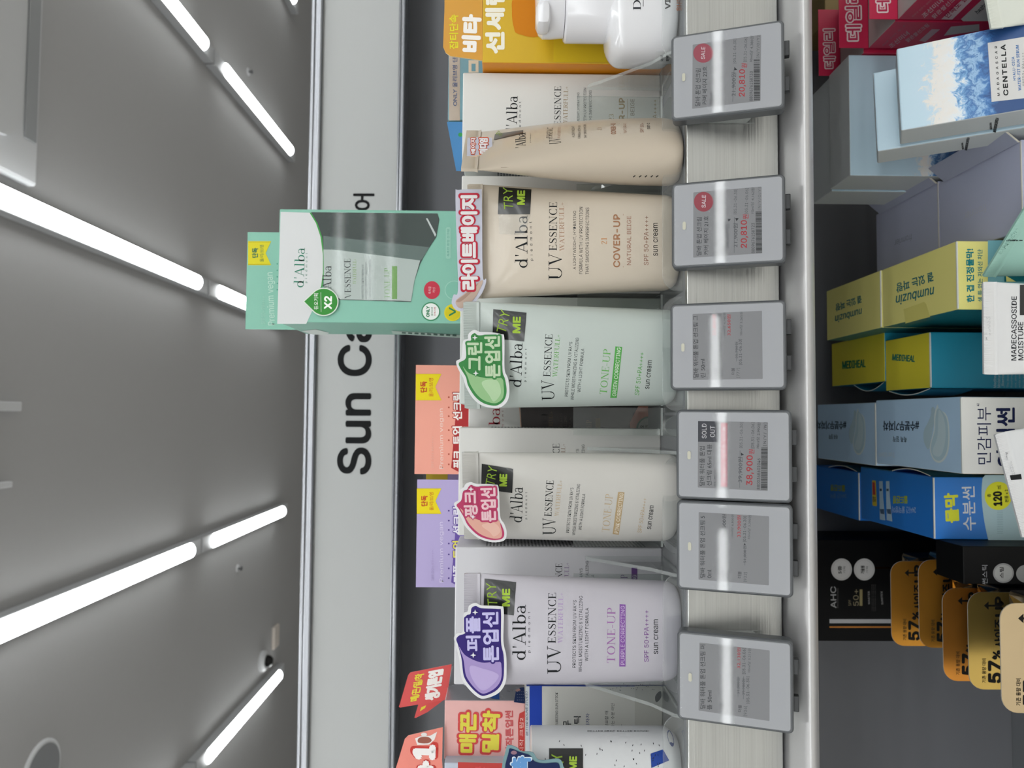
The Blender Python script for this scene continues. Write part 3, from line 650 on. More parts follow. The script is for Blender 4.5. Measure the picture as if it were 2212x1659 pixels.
q = t.part('tab'); tp = Plane(W(1042, 100, Yy), -EY + .10 * EZ)
solid(q, tp, [(403, -160), (80, -160), (80, 60), (68, 400), (90, 450), (130, 478), (300, 500), (390, 515), (405, 512)], .0008, mat('tab_amber', 'c48a14', .38), CARD('d8c8a0'), 'A')
b = Art(q, tp, 'A'); b.t('잡티단속', (198, 420), (198, 125), 78, 'd8d030', .02); b.t('비타', (385, 450), (398, 125), 165, 'e6e2dc', .06)
t.done()
# holographic teal carton behind
Yh = .445
t = Thing('pearl_carton', 'pearly teal carton peeking out between the yellow tab and the white carton', 'carton'); p = t.part('carton_body')
HOLO = mat('pearl_foil', 'c9bcae', .22, .6, vary=.35, nscale=25, noise=.1)
t.c = Carton(p, (xof(262, Yh), Yh, ZS), xof(60, Yh) - xof(262, Yh), .03, W(968, 200, Yh)[2] - ZS, {'all': '6f9aa6'})
a = Art(p, t.c.front, 'A'); a.poly([(118, 300), (118, 1028), (212, 1028), (212, 300)], HOLO); a.t('ONLY 올리브영 단독', (190, 905), (190, 440), 42, '3d4f73', .015, lay=1)
a.poly([(285, 515), (370, 515), (370, 620), (285, 620)], 'd8c8b0', 1); a.poly([(310, 545), (345, 545), (345, 610), (310, 610)], '6f9aa6', 2); t.done()
t = Thing('carton_sleeve', 'small blue open carton sleeve behind the white carton nearest the photo top', 'carton'); p = t.part('sleeve_body')
Ys = .434; fr = Plane((0, Ys, 0), -EY + .02 * EX)
solid(p, fr, [(100, 1040), (420, 1040), (1925, 1100), (1925, 1440), (420, 1462), (180, 1460)], .001, mat('sleeve_blue', '3f7fb4', .4, vary=.1, nscale=20), CARD('8a7468'), 'A')
q = t.part('tuck_flap', CARD('8a7468')); fr2 = Plane((0, Ys + .012, 0), -EY); solid(q, fr2, [(125, 1046), (420, 1046), (420, 1072), (140, 1062)], .0007, CARD('8a7468'), None, 'A')
a = Art(p, fr, 'A'); a.poly(ell(215, 1150, 18), '3f9b55'); t.done()

# ------------------------------------------------------------------ left end of the shelf
Yk = .383
t = Thing('stick_carton', 'wide white carton with a blue band beside the pale pink carton', 'carton'); p = t.part('carton_body')
kz = W(1136, 1560, Yk)[2]
t.c = Carton(p, (xof(1850, Yk), Yk, ZS), xof(1482, Yk) - xof(1850, Yk), .05, kz - ZS, {'all': 'c9c9c3', 'right': '2a49a8'})
a = Art(p, t.c.front, 'F'); a.poly([(990, 345), (1018, 345), (1018, 1400), (990, 1400)], 'c6ccd0'); a.poly([(1018, 343), (1108, 338), (1108, 1400), (1018, 1400)], '1f3fa2')
a.t('BETTER ROUND STUDIO', (1008, 700), (1004, 380), 16, '2a3a5c', skew=.3, lay=1)
a.t('MOISTURIZING SUN STICK', (1225, 690), (1222, 388), 18, '33363a'); a.t('수부무', (1320, 760), (1320, 590), 60, '26292c', .01); a.t('선스틱', (1390, 760), (1390, 560), 52, '26292c', .01)
a.t('멀티자차', (1452, 680), (1452, 538), 26, '33407c'); a.t('자외선 필요할 때', (1588, 740), (1588, 522), 24, '3a3d3f'); a.t('피부를 연하는 수분 라인', (1632, 760), (1632, 468), 24, '3a3d3f'); a.t('PA++++', (1692, 740), (1690, 618), 16, '3a3d3f')
a.poly([(1780, 340), (1975, 340), (1975, 700), (1780, 700)], 'bdbdb6', 0)
rnd = random.Random(3)
for i in range(22):
    x, y = rnd.uniform(1600, 1930), rnd.uniform(322, 372); a.poly(ell(x, y, 2.2, 4.5, 8, rnd.uniform(-.8, .8)), '26292c', 1)
a.poly(catmull([(1930, 450), (1928, 415), (1950, 385), (1970, 380), (1972, 420), (1945, 455)]), '26292c', 1)
t.done()

def lett(a, s, p0, p1, h, c, o, w, lay=1, b=.05): a.t(s, p0, p1, h, c, b, lay=lay, out=(w, o))
t = Thing('pink_carton', 'pale pink carton with red header flaps standing on the blue banded carton', 'carton'); p = t.part('carton_body')
Yq = .40; qx1 = xof(1513, Yq, 1050); qx0 = xof(1641, Yq, 1050); qz = W(960, 1575, Yq)[2]
PNK = mat('carton_pink', 'dcaaa6', .45, vary=.03); SIL = mat('carton_silver', 'b4b4b8', .25, .55, noise=.1, nscale=60)
t.c = Carton(p, (qx0, Yq, kz), qx1 - qx0, .056, qz - kz, {'all': PNK, 'right': SIL})
a = Art(p, t.c.front, 'F')
lett(a, '매끈', (635, 825), (640, 530), 130, 'd8cc4c', 'c84848', 13); lett(a, '밀착', (795, 825), (808, 520), 128, 'd8cc4c', 'c84848', 13)
a.t('시작톤업썬', (905, 840), (900, 518), 60, 'c05a5c', .04); a.poly([(985, 520), (945, 540), (935, 600), (938, 850), (985, 850)], 'b8403c'); a.t('시작 크림2', (975, 830), (975, 570), 30, 'e8c0b8', lay=1)
b = Art(p, t.c.right, 'F'); b.t('ROUND LAB', (508, 300), (505, 200), 20, 'b8403c', .02); b.poly([(905, 460), (920, 380), (950, 355), (985, 350), (985, 470)], '223a72'); b.poly([(730, 430), (800, 380), (800, 440)], '2f5aa0'); b.poly([(915, 372), (945, 362), (955, 375), (925, 385)], 'd8a8a0', 1)
for i in range(16): b.poly(ell(930 + (i % 4) * 14, 385 + (i // 4) * 20, 2, 3, 6), 'c8ccd8', 1)
q = t.part('header_flap', label='red flap with yellow and white lettering'); RED = mat('flap_red', 'c9403e', .4, vary=.04)
fr = Plane(W(970, 1470, Yq + .02), np.array([.25, -1, .05])); solid(q, fr, [(155, 243), (455, 183), (418, 440), (80, 498), (72, 490), (80, 470), (140, 262)], .0007, RED, CARD('d8a8a0'), 'F')
b = Art(q, fr, 'F'); b.t('매/끈/밀/착', (215, 445), (258, 245), 62, 'dcd040', .03, up=(-66, 12)); b.t('생기톤업', (365, 435), (400, 215), 100, 'e8e4e0', .05, up=(-112, 20))
q = t.part('side_flap', RED); fr = Plane(W(930, 1530, Yq + .045), np.array([.1, -1, .05])); solid(q, fr, [(400, 440), (330, 440), (215, 470), (185, 570), (195, 572), (280, 530)], .0007, RED, CARD('d8a8a0'), 'F')
b = Art(q, fr, 'F'); b.poly([(225, 525), (235, 495), (270, 480), (262, 500)], 'dcd040')
t.done()
t = Thing('coral_carton', 'blue white carton with coral one plus one flap at the photo bottom edge', 'carton'); p = t.part('carton_body')
Yc = .392; cx1 = xof(1648, Yc, 1050)
t.c = Carton(p, (cx1 - .05, Yc, kz), .05, .05, W(960, 1655, Yc)[2] - kz, {'all': 'b4bccb'})
a = Art(p, t.c.front, 'F'); a.poly([(500, 892), (860, 900), (860, 960), (500, 960)], 'b8403c'); a.t('매끈', (700, 1010), (700, 920), 80, 'c84848', .04, lay=1)
q = t.part('header_flap', label='coral flap with white plus one lettering'); COR = mat('flap_coral', 'e07f70', .42, vary=.03)
fr = Plane(W(940, 1600, Yc + .004), np.array([.12, -1, .05])); solid(q, fr, [(390, 640), (140, 700), (115, 725), (0, 1100), (400, 1100), (385, 880)], .0007, COR, CARD('e0a898'), 'F')
b = Art(q, fr, 'F'); lett(b, '1+1', (330, 1110), (340, 765), 165, 'e8e4e2', 'c03a34', 9, b=.05)
b.poly([(205, 768), (190, 720), (225, 705), (300, 700), (350, 672), (330, 730), (290, 765)], 'e2ddda', 1); b.poly(catmull([(215, 750), (215, 720), (250, 708), (290, 712), (310, 735), (280, 755)]), '94584a', 2); b.poly(ell(255, 692, 22, 14), 'e2ddda', 1)
t.done()

# ------------------------------------------------------------------ tester tubes
TY = .352
def tube(label, yc, yaw, top_x, a0, a1, b0, col, Y=TY, n=2.4, name='sunscreen_tube', group='upright tester tubes', cap='d8d8d4', gloss=.32):
    X = W(1250, yc, Y)[0]; H = W(top_x, yc, Y)[2] - ZS - .0006
    s = TubeShape(X, Y, ZS + .0006, yaw, H, a0, a1, b0, n=n)
    t = Thing(name, label, 'tube', group); p = t.part('tube_body'); p.smooth = True
    M = mat('tube_plastic_' + col, col, gloss, noise=.04, nscale=30, bump=.05, coat=.25, sub=.0)
    s.mesh(p, M); t.s = s; t.p = p; t.pr = t.part('printed_front'); t.parts.remove(t.pr); return t
def tryme(t, key, corners, T0, T1, th, M0, M1, mh):
    q = t.part('tester_label', label='black tester label with green lettering'); a = Art(q, t.s, key, .00025)
    c = np.array(corners, float)
    # rounded quad on the curved front: grid clipped to a soft corner
    a.quad(c, mat('label_black', '0e1111', .3, coat=.4), 0, 12, 12)
    a.t('TRY', T0, T1, th, '8fae3a', -.006, 'gill', 2, skew=.12); a.t('ME', M0, M1, mh, '9ab83e', .035, lay=2)
def blob_sticker(t, key, Y, n, outline, inner, blob, lines, dia, c_in, c_blob, c_txt, c_line=None, hl=None):
    q = t.part('shape_sticker', label='die cut shade sticker with korean lettering'); k_ = K[key]; mx = np.mean(outline, 0); fr = Plane(W(mx[0] / k_[2] + k_[0], mx[1] / k_[2] + k_[1], Y), n)
    solid(q, fr, catmull(outline, 5), .0004, mat('sticker_white', 'd6d6d8', .35), None, key)
    a = Art(q, fr, key); a.poly(catmull(inner, 5), c_in, 0); a.poly(catmull(blob, 6), c_blob, 1)
    if hl: a.poly(catmull(hl[0], 6), hl[1], 2)
    for (s, p0, p1, h) in lines: a.t(s, p0, p1, h, c_txt, .035, lay=3, out=(13, c_in))
    for (x, y) in dia:
        a.poly([(x + 32 * (1 if k % 2 == 0 else .62) * math.cos(k * math.pi / 4), y + 32 * (1 if k % 2 == 0 else .62) * math.sin(k * math.pi / 4)) for k in range(8)], c_in, 4)
        a.poly([(x + 26 * (1 if k % 2 == 0 else .35) * math.cos(k * math.pi / 4), y + 26 * (1 if k % 2 == 0 else .35) * math.sin(k * math.pi / 4)) for k in range(8)], 'd6d6d8', 5)
def inset(pts, k):
    c = np.mean(pts, 0); return [tuple(c + (np.array(p) - c) * k) for p in pts]
def offset_poly(pts, d):
    n = len(pts); P = np.array(pts, float); o = []
    A = sum(P[i][0] * P[(i + 1) % n][1] - P[(i + 1) % n][0] * P[i][1] for i in range(n)); sg = 1 if A > 0 else -1
    for i in range(n):
        e = _n(P[(i + 1) % n] - P[i - 1]); o.append(tuple(P[i] + sg * d * np.array([-e[1], e[0]])))
    return o

# light beige tube
t = tube('beige tube with red lettered light beige sticker, facing forward', 523.5, math.radians(0), 1007, .0226, .0276, .0118, 'bdb2a2')
a = Art(t.p, t.s, 'B')
a.t("d'Alba", (735, 855), (735, 388), 112, '15181a', font='serif'); a.t('piedmont', (790, 790), (780, 445), 32, '22262a', sp=2.0)
a.t('UV', (1040, 960), (1040, 722), 118, '15181a', font='serif'); a.t('ESSENCE', (995, 700), (997, 272), 70, '15181a', font='serif'); a.t('WATERFULL+', (1062, 705), (1058, 275), 43, 'a07c66', font='serif')
for s, x, y0, y1 in (('A LIGHTWEIGHT, HYDRATING', 1168, 868, 350), ('FORMULA WITH UV PROTECTION', 1222, 908, 315), ('THAT SMOOTHS IMPERFECTIONS', 1278, 912, 320)): a.t(s, (x, y0), (x + 2, y1), 30, '3c3c3e', -.004)
a.t('21', (1437, 645), (1437, 588), 50, 'c08048', font='serif'); a.t('COVER-UP', (1555, 850), (1555, 380), 62, '9a6f52', .02)
a.line((1582, 850), (1582, 378), 3, '9a7a66'); a.t('NATURAL BEIGE', (1652, 830), (1652, 397), 38, '967060'); a.t('SPF 50+PA++++', (1806, 830), (1806, 395), 42, '8e6a5a'); a.t('sun cream', (1888, 748), (1888, 457), 40, '15181a')
tryme(t, 'B', [(482, 138), (770, 160), (757, 380), (472, 380)], (610, 340), (600, 145), 82, (712, 298), (714, 168), 70)
q = t.part('tape_patch', clear('clear_tape', 'f2f2f0', .06, rough=.14)); Art(q, t.s, 'B', .0003).quad([(480, 382), (765, 382), (700, 565), (485, 555)], q.def_mat, 0, 10, 10)
q = t.part('shape_sticker', label='iridescent bordered sticker with red outlined korean lettering'); fr = Plane(W(1045, 800, TY - .0065), -EY)
IRI = mat('sticker_iridescent', 'c3c4d2', .25, .25, vary=.22, nscale=45, noise=.08)
o = [(125, 165), (310, 160), (330, 190), (334, 500), (340, 925), (368, 950), (362, 1005), (325, 1090), (240, 1190), (150, 1238), (90, 1215), (64, 1160), (82, 1090), (120, 1050), (108, 600), (98, 200)]
solid(q, fr, catmull(o, 5), .0004, IRI, mat('sticker_white', 'd6d6d8', .35), 'B'); a = Art(q, fr, 'B')
a.poly(catmull([(100, 1150), (175, 1085), (300, 985), (338, 965), (330, 1010), (270, 1120), (190, 1195), (130, 1210)]), 'b8a294', 1)
a.poly(catmull([(105, 1150), (180, 1090), (300, 990), (240, 1070), (150, 1150)]), 'a48a7c', 2)
a.t('라이트베이지', (298, 1050), (292, 212), 150, 'd8d6d6', .05, lay=3, out=(14, 'b0283c')); t.done()

# green
t = tube('pale green tube with green blob sticker, facing slightly down the photo', 772, math.radians(-24), 1001, .0232, .0268, .0118, 'adb6b1')
a = Art(t.p, t.s, 'C')
a.t("d'Alba", (680, 805), (692, 418), 108, '15181a', font='serif', up=(-108, -8)); a.t('piedmont', (728, 758), (735, 466), 24, '22262a', sp=2.0)
a.t('UV', (975, 918), (970, 738), 112, '15181a', font='serif'); a.t('ESSENCE', (937, 712), (957, 338), 64, '15181a', font='serif'); a.t('WATERFULL+', (997, 715), (1024, 340), 40, '62a552', font='serif')
for s, p0, p1 in (('PROTECTS SKIN FROM UV RAYS', (1092, 887), (1132, 405)), ('WHILE MOISTURIZING & VITALIZING', (1143, 918), (1190, 368)), ('WITH A LIGHT FORMULA', (1203, 850), (1238, 465))): a.t(s, p0, p1, 28, '33383a', -.004)
a.t('TONE-UP', (1437, 868), (1472, 472), 64, '66a858', font='serif'); a.quad([(1467, 898), (1525, 898), (1573, 448), (1513, 443)], '4f9a4a', 0, 3, 14); a.t('GREEN CORRECTING', (1518, 885), (1562, 455), 34, 'c8d8c4', .006, lay=2)
a.t('SPF 50+PA++++', (1722, 877), (1766, 500), 40, '5fa055'); a.t('sun cream', (1812, 822), (1838, 570), 36, '15181a')
tryme(t, 'C', [(432, 114), (727, 145), (705, 400), (425, 372)], (540, 335), (582, 140), 84, (672, 328), (676, 180), 70)
o = [(105, 575), (150, 540), (165, 400), (207, 378), (212, 335), (262, 298), (312, 315), (400, 318), (500, 335), (530, 370), (532, 640), (560, 720), (575, 830), (560, 920), (510, 975), (440, 990), (330, 965), (250, 900), (190, 800), (165, 720), (120, 640)]
i_ = [(128, 590), (190, 545), (190, 410), (235, 390), (235, 350), (268, 325), (300, 345), (400, 340), (480, 355), (508, 385), (512, 650), (535, 730), (550, 830), (535, 905), (495, 950), (440, 968), (345, 945), (270, 885), (210, 790), (190, 715), (145, 640)]
b_ = [(165, 620), (220, 680), (350, 720), (500, 720), (525, 800), (520, 890), (480, 935), (430, 945), (350, 920), (285, 865), (230, 780), (205, 710)]
blob_sticker(t, 'C', TY - .0095, [-.28, -1, 0], o, i_, b_, [('그린', (335, 655), (335, 405), 135), ('톤업선', (498, 720), (492, 350), 140)], [(270, 365), (278, 680)], '3c8046', '8db583', 'b4c8a8', hl=([(330, 760), (460, 740), (500, 850), (440, 930), (400, 880)], 'a9c69e')); t.done()

# pink tone
t = tube('white tube with raspberry pink blob sticker, facing down the photo', 1075, math.radians(-34), 999, .0232, .0262, .0118, 'b7b5b0')
a = Art(t.p, t.s, 'D')
a.t("d'Alba", (686, 1020), (696, 708), 110, '15181a', font='serif', up=(-110, -10)); a.t('piedmont', (735, 990), (738, 752), 24, '22262a', sp=2.0)
a.t('UV', (986, 1125), (985, 978), 116, '15181a', font='serif'); a.t('ESSENCE', (948, 965), (968, 648), 66, '15181a', font='serif'); a.t('WATERFULL+', (1012, 965), (1042, 648), 38, 'b9a588', font='serif')
for s, p0, p1 in (('PROTECTS SKIN FROM UV RAYS', (1103, 1110), (1143, 712)), ('WHILE MOISTURIZING & VITALIZING', (1156, 1132), (1202, 680)), ('WITH A LIGHT FORMULA', (1213, 1085), (1248, 768))): a.t(s, p0, p1, 28, '33383a', -.004)
a.t('TONE-UP', (1458, 1105), (1492, 772), 66, 'b3a083', font='serif'); a.quad([(1488, 1122), (1543, 1127), (1593, 752), (1537, 748)], 'a8926e', 0, 3, 14); a.t('PINK CORRECTING', (1538, 1115), (1585, 762), 34, 'd5ccbc', .006, lay=2)
a.t('SPF 50+PA++++', (1744, 1112), (1790, 806), 38, 'b3a083'); a.t('sun cream', (1828, 1080), (1855, 872), 36, '15181a')
tryme(t, 'D', [(330, 500), (608, 545), (600, 758), (325, 722)], (440, 700), (468, 535), 80, (553, 700), (556, 590), 68)
o = [(86, 850), (130, 815), (140, 730), (172, 708), (188, 680), (235, 662), (285, 678), (440, 685), (480, 720), (492, 960), (528, 1030), (550, 1100), (540, 1165), (490, 1190), (400, 1190), (290, 1150), (190, 1060), (150, 980), (105, 900)]
i_ = [(108, 862), (150, 820), (165, 745), (200, 725), (215, 700), (240, 685), (280, 700), (430, 705), (458, 735), (470, 965), (506, 1040), (528, 1105), (520, 1150), (480, 1170), (405, 1170), (300, 1132), (210, 1045), (172, 970), (130, 900)]
b_ = [(140, 890), (210, 950), (330, 1000), (470, 990), (500, 1060), (510, 1120), (490, 1155), (410, 1155), (310, 1115), (225, 1035), (180, 960)]
blob_sticker(t, 'D', TY - .0130, [-.40, -1, 0], o, i_, b_, [('핑크', (298, 960), (292, 735), 125), ('톤업선', (460, 1005), (452, 705), 135)], [(235, 720), (253, 965)], 'b03c62', 'd3a092', 'dcb8bf', hl=([(330, 1040), (440, 1020), (495, 1090), (440, 1140), (400, 1100)], 'dab0a2')); t.done()

# purple tone
t = tube('pale lilac tube with purple blob sticker, lowest in the photo', 1361, math.radians(-8), 1001, .0232, .0272, .0118, 'aeabb3')
a = Art(t.p, t.s, 'E')
a.t("d'Alba", (718, 1130), (720, 640), 118, '15181a', font='serif'); a.t('piedmont', (765, 1065), (765, 703), 28, '22262a', sp=2.0)
a.t('UV', (1033, 1250), (1030, 1002), 122, '15181a', font='serif'); a.t('ESSENCE', (985, 980), (988, 535), 70, '15181a', font='serif'); a.t('WATERFULL+', (1046, 980), (1051, 535), 42, 'a58cb8', font='serif')
for s, p0, p1 in (('PROTECTS SKIN FROM UV RAYS', (1162, 1197), (1168, 600)), ('WHILE MOISTURIZING & VITALIZING', (1217, 1235), (1222, 563)), ('WITH A LIGHT FORMULA', (1272, 1140), (1277, 668))): a.t(s, p0, p1, 30, '2f3336', -.004)
a.t('TONE-UP', (1510, 1155), (1513, 668), 72, '94649c', font='serif'); a.quad([(1547, 1187), (1602, 1187), (1603, 638), (1550, 635)], '7d5298', 0, 3, 14); a.t('PURPLE CORRECTING', (1595, 1172), (1596, 650), 36, 'b9a2c6', .006, lay=2)
a.t('SPF 50+PA++++', (1808, 1145), (1808, 690), 42, '7d5290'); a.t('sun cream', (1892, 1075), (1892, 770), 40, '15181a')
tryme(t, 'E', [(355, 408), (635, 440), (613, 735), (345, 700)], (470, 655), (455, 450), 85, (580, 655), (581, 498), 70)
o = [(85, 935), (110, 895), (165, 870), (168, 725), (205, 700), (218, 650), (275, 625), (330, 647), (490, 655), (525, 690), (522, 960), (545, 1080), (550, 1200), (540, 1330), (480, 1420), (370, 1468), (300, 1460), (210, 1380), (150, 1280), (130, 1120), (100, 1000)]
i_ = [(105, 945), (130, 912), (190, 880), (190, 745), (230, 720), (240, 670), (278, 650), (325, 670), (475, 678), (500, 705), (500, 965), (522, 1080), (527, 1200), (515, 1315), (462, 1395), (365, 1442), (310, 1435), (232, 1365), (172, 1270), (152, 1120), (122, 1000)]
b_ = [(130, 1010), (190, 1090), (330, 1150), (480, 1140), (505, 1190), (500, 1300), (450, 1375), (365, 1422), (315, 1415), (245, 1350), (190, 1260), (170, 1130)]
blob_sticker(t, 'E', TY - .0085, [-.10, -1, 0], o, i_, b_, [('퍼플', (322, 1048), (318, 740), 132), ('톤업선', (485, 1145), (478, 700), 145)], [(272, 705), (255, 1083)], '33256e', '9d8bbe', 'b9b4dc', hl=([(230, 1180), (330, 1200), (480, 1260), (400, 1370), (320, 1390), (240, 1280)], 'b0a0cc')); t.done()

# beige tube turned sideways
t = tube('beige tube turned sideways, narrow seal edge toward the viewer, topmost in the photo', 326, math.radians(51), 1001, .0226, .0272, .0135, 'b9ad9c', n=2.2)
a = Art(t.p, t.s, 'A')
a.t("'Alba", (770, 1250), (772, 1130), 85, '1a1d20', font='serif', up=(-88, 12)); a.t('piedmont', (820, 1218), (820, 1135), 14, '2c2f32', sp=1.6)
a.t('UV', (1075, 1222), (1072, 1175), 100, '1a1d20', font='serif'); a.t('ESSENC', (998, 1180), (1005, 1092), 50, '1a1d20', font='serif'); a.t('WATERFUL', (1068, 1180), (1070, 1085), 24, 'a8806a', font='serif')
for s, p0, p1 in (('A LIGHTWEIGHT', (1190, 1170), (1188, 1075)), ('FORMULA WITH UV', (1240, 1182), (1240, 1070)), ('THAT SMOOTHS IM', (1292, 1178), (1288, 1062))): a.t(s, p0, p1, 22, '4a4440')
a.t('23', (1420, 1108), (1418, 1085), 34, 'a08468', font='serif'); a.t('COVER-U', (1545, 1142), (1540, 1050), 45, '9a7058', .01); a.line((1580, 1142), (1570, 1050), 3, 'b09a88'); a.t('NATURAL', (1635, 1132), (1630, 1048), 26, 'a0806c'); a.t('SPF 50+', (1780, 1130), (1780, 1048), 32, '8e6a5a'); a.t('sun c', (1835, 1100), (1832, 1048), 26, '15181a')
for x, h in ((1690, 40), (1740, 44), (1790, 40), (1840, 38), (1885, 44)): a.line((x, 1511), (x + h * .45, 1497), 9, '2c2a28')
a.line((560, 1428), (2080, 1434), 3, '8c8072')
q = t.part('tester_label', label='black tester label with green lettering, seen edge on'); b = Art(q, t.s, 'A', .0003); b.quad([(510, 1143), (752, 1108), (750, 1136), (500, 1192)], mat('label_black', '0e1111', .3, coat=.4), 0, 8, 4); b.t('TRY', (560, 1170), (580, 1135), 50, '7d9a3a', 0, 'gill', 2)
q = t.part('shape_sticker', label='colourful sticker with orange lettering, bent edge on'); fr = Plane(W(1045, 318, TY - .006), np.array([.55, -1, 0]))
solid(q, fr, catmull([(275, 1190), (300, 1175), (470, 1172), (485, 1210), (495, 1285), (528, 1292), (470, 1335), (380, 1358), (280, 1365), (236, 1355), (270, 1330)], 4), .0004, IRI, mat('sticker_white', 'd6d6d8', .35), 'A')
b = Art(q, fr, 'A'); b.poly(catmull([(270, 1345), (380, 1320), (500, 1296), (440, 1335), (340, 1352)]), 'd0b49c', 1)
b.t('베이지', (345, 1316), (345, 1182), 40, 'd6d6d8', .05, lay=2, out=(5, 'c0502c')); b.t('미디엄', (450, 1316), (450, 1182), 75, 'd6d6d8', .05, lay=2, out=(6, 'c0502c')); t.done()

# sun stick tester (white cylinder)
Yst = .352
t = Thing('sun_stick', 'white translucent sun stick tube with black dashes and blue sticker, at the photo bottom', 'stick'); p = t.part('stick_body'); p.smooth = True
sx = W(1300, 1700, Yst)[0]; sr = W(1300, 1574, Yst)[0] - sx
s = TubeShape(sx, Yst, ZS + .0006, 0, W(1149, 1650, Yst)[2] - ZS + .0075, sr, sr, .016, n=2.6); s.ab = lambda z, r=sr: (r * (1 - .12 * np.clip(1 - z / .004, 0, 1)) + 0 * z, .016 * (1 - .2 * np.clip(1 - z / .004, 0, 1)) + 0 * z)
M = mat('stick_white', 'c6c8ca', .3, noise=.04, nscale=30, coat=.3); V = []; Fs = []; nu = 48; Hh = W(1149, 1650, Yst)[2] - ZS; s.H = Hh + .0075
zs = [0, .001, .003, .005] + list(np.linspace(.007, Hh - .001, 30)) + [Hh - .0003, Hh]
for i, z in enumerate(zs):
    a_, b_ = s.ab(np.float64(z)); sh = 1 - (.02 if i == len(zs) - 1 else 0)
    for k in range(nu): u = 2 * math.pi * k / nu; c_, s_ = math.cos(u), math.sin(u); V.append((a_ * sh * math.copysign(abs(c_) ** (2 / s.n), c_), b_ * sh * math.copysign(abs(s_) ** (2 / s.n), s_), z))
for i in range(len(zs) - 1):
    for k in range(nu): Fs.append((i * nu + k, i * nu + (k + 1) % nu, (i + 1) * nu + (k + 1) % nu, (i + 1) * nu + k))
Fs += [tuple(range(nu))[::-1], tuple(range((len(zs) - 1) * nu, len(zs) * nu))]; p.add(np.array(V) + s.o, Fs, M)
a = Art(p, s, 'F'); rnd = random.Random(5)
for i in range(60):
    x, y = rnd.uniform(1130, 1960), rnd.uniform(740, 930)
    if 1150 < x < 1420 and y > 780: continue
    a.poly(ell(x, y, 2.6, 8, 8, rnd.uniform(-.5, .5)), '24262a', 1)
a.quad([(1895, 830), (1985, 800), (2030, 880), (1900, 935)], '24408c', 1, 6, 6); a.poly(ell(2040, 720, 20, 62, 20, -.25), '2c4684', 1); a.t('BETTER SKIN, BETTER ROUND', (1438, 661), (1880, 661), 9, '2b2f33', .02, up=(0, 10), lay=1)
q = t.part('tester_label', label='black tester label with green lettering'); b = Art(q, s, 'F', .0003); b.quad([(1160, 792), (1405, 792), (1405, 1010), (1160, 1010)], mat('label_black', '0e1111', .3, coat=.4), 0, 10, 10)
b.t('TRY', (1285, 1010), (1250, 820), 75, '8fae3a', 0, 'gill', 2); b.t('ME', (1360, 950), (1362, 850), 56, '9ab83e', .035, lay=2)
q = t.part('shape_sticker', label='dark blue holographic sticker with bubbly lettering'); fr = Plane(W(1150, 1640, Yst - .0205), -EY)
solid(q, fr, catmull([(850, 1000), (848, 800), (880, 772), (930, 790), (960, 815), (1040, 822), (1075, 870), (1120, 880), (1230, 870), (1262, 920), (1255, 1000)], 5), .0005, mat('sticker_teal_foil', '7fa2a8', .25, .4, vary=.3, nscale=60), None, 'F')
b = Art(q, fr, 'F'); b.poly(catmull([(868, 1000), (868, 815), (890, 795), (940, 815), (1020, 842), (1055, 885), (1120, 900), (1215, 895), (1238, 930), (1235, 1000)]), '16234c', 1); b.t('촉촉', (1030, 1080), (1030, 848), 145, '5f8fc4', .05, lay=2, out=(4, 'c6d2dc')); b.poly(ell(905, 822, 22, 14), '8a6a78', 2); t.done()

# pump bottle
Yb_ = .3565
t = Thing('pump_bottle', 'glossy white pump bottle in front of the yellow carton, at the photo top', 'bottle')
bx = W(1380, -28, Yb_)[0]; rx = bx - W(1400, 139, Yb_)[0]; M = mat('bottle_white', 'd9d9dc', .16, coat=.6, noise=.02, nscale=20)
def zof(x, Y=Yb_, y=40): return W(x, y, Y)[2]
s = TubeShape(bx, Yb_, ZS + .0006, 0, zof(1306) - ZS + .0075, rx, rx, .017, n=3.0)
Hh = zof(1306) - ZS - .0006
def bab(z):
    e = np.clip((z) / .006, 0, 1); q = np.clip((Hh - z) / .009, 0, 1); r = (.85 + .15 * np.sqrt(1 - (1 - e) ** 2)) * (.66 + .34 * np.sqrt(1 - (1 - q) ** 2.2))
    return rx * r, .017 * r
s.ab = bab; s.H = Hh + .0075
def ovals(part, s, zs, M, nu=64):
    V = []; Fs = []
    for z in zs:
        a_, b_ = s.ab(np.float64(z))
        for k in range(nu): u = 2 * math.pi * k / nu; c_, s_ = math.cos(u), math.sin(u); V.append((a_ * math.copysign(abs(c_) ** (2 / s.n), c_), b_ * math.copysign(abs(s_) ** (2 / s.n), s_), z))
    for i in range(len(zs) - 1):
        for k in range(nu): Fs.append((i * nu + k, i * nu + (k + 1) % nu, (i + 1) * nu + (k + 1) % nu, (i + 1) * nu + k))
    Fs += [tuple(range(nu))[::-1], tuple(range((len(zs) - 1) * nu, len(zs) * nu))]; part.add(np.array(V) + s.o, Fs, M)
p = t.part('bottle_body'); p.smooth = True; ovals(p, s, [0, .0005, .0015, .003, .005] + list(np.linspace(.007, Hh - .009, 14)) + [Hh - .009 * (1 - i / 12) for i in range(1, 13)], M)
a = Art(p, s, 'A'); a.t('Dr.', (1755, 84), (1755, -60), 66, '1e2226', font='serif'); a.line((1776, 55), (1776, -80), 4, '1e2226'); a.t('VITA', (2008, 78), (2008, -110), 46, '1e2226', .03); a.t('sun', (2090, 92), (2090, -20), 30, 'c8682c', .02)
a.quad([(1885, 440), (2150, 440), (2150, 545), (1850, 545)], 'd2d3d4', 1, 6, 3); a.t('닥터지', (1950, 522), (1948, 472), 26, '1e2226', .04, lay=2); a.t('맑은세럼', (1995, 522), (1995, 472), 26, '1e2226', .04, lay=2)
p = t.part('collar'); p.smooth = True; cr = bx - W(1260, 89, Yb_)[0]; O = (bx, Yb_, 0)
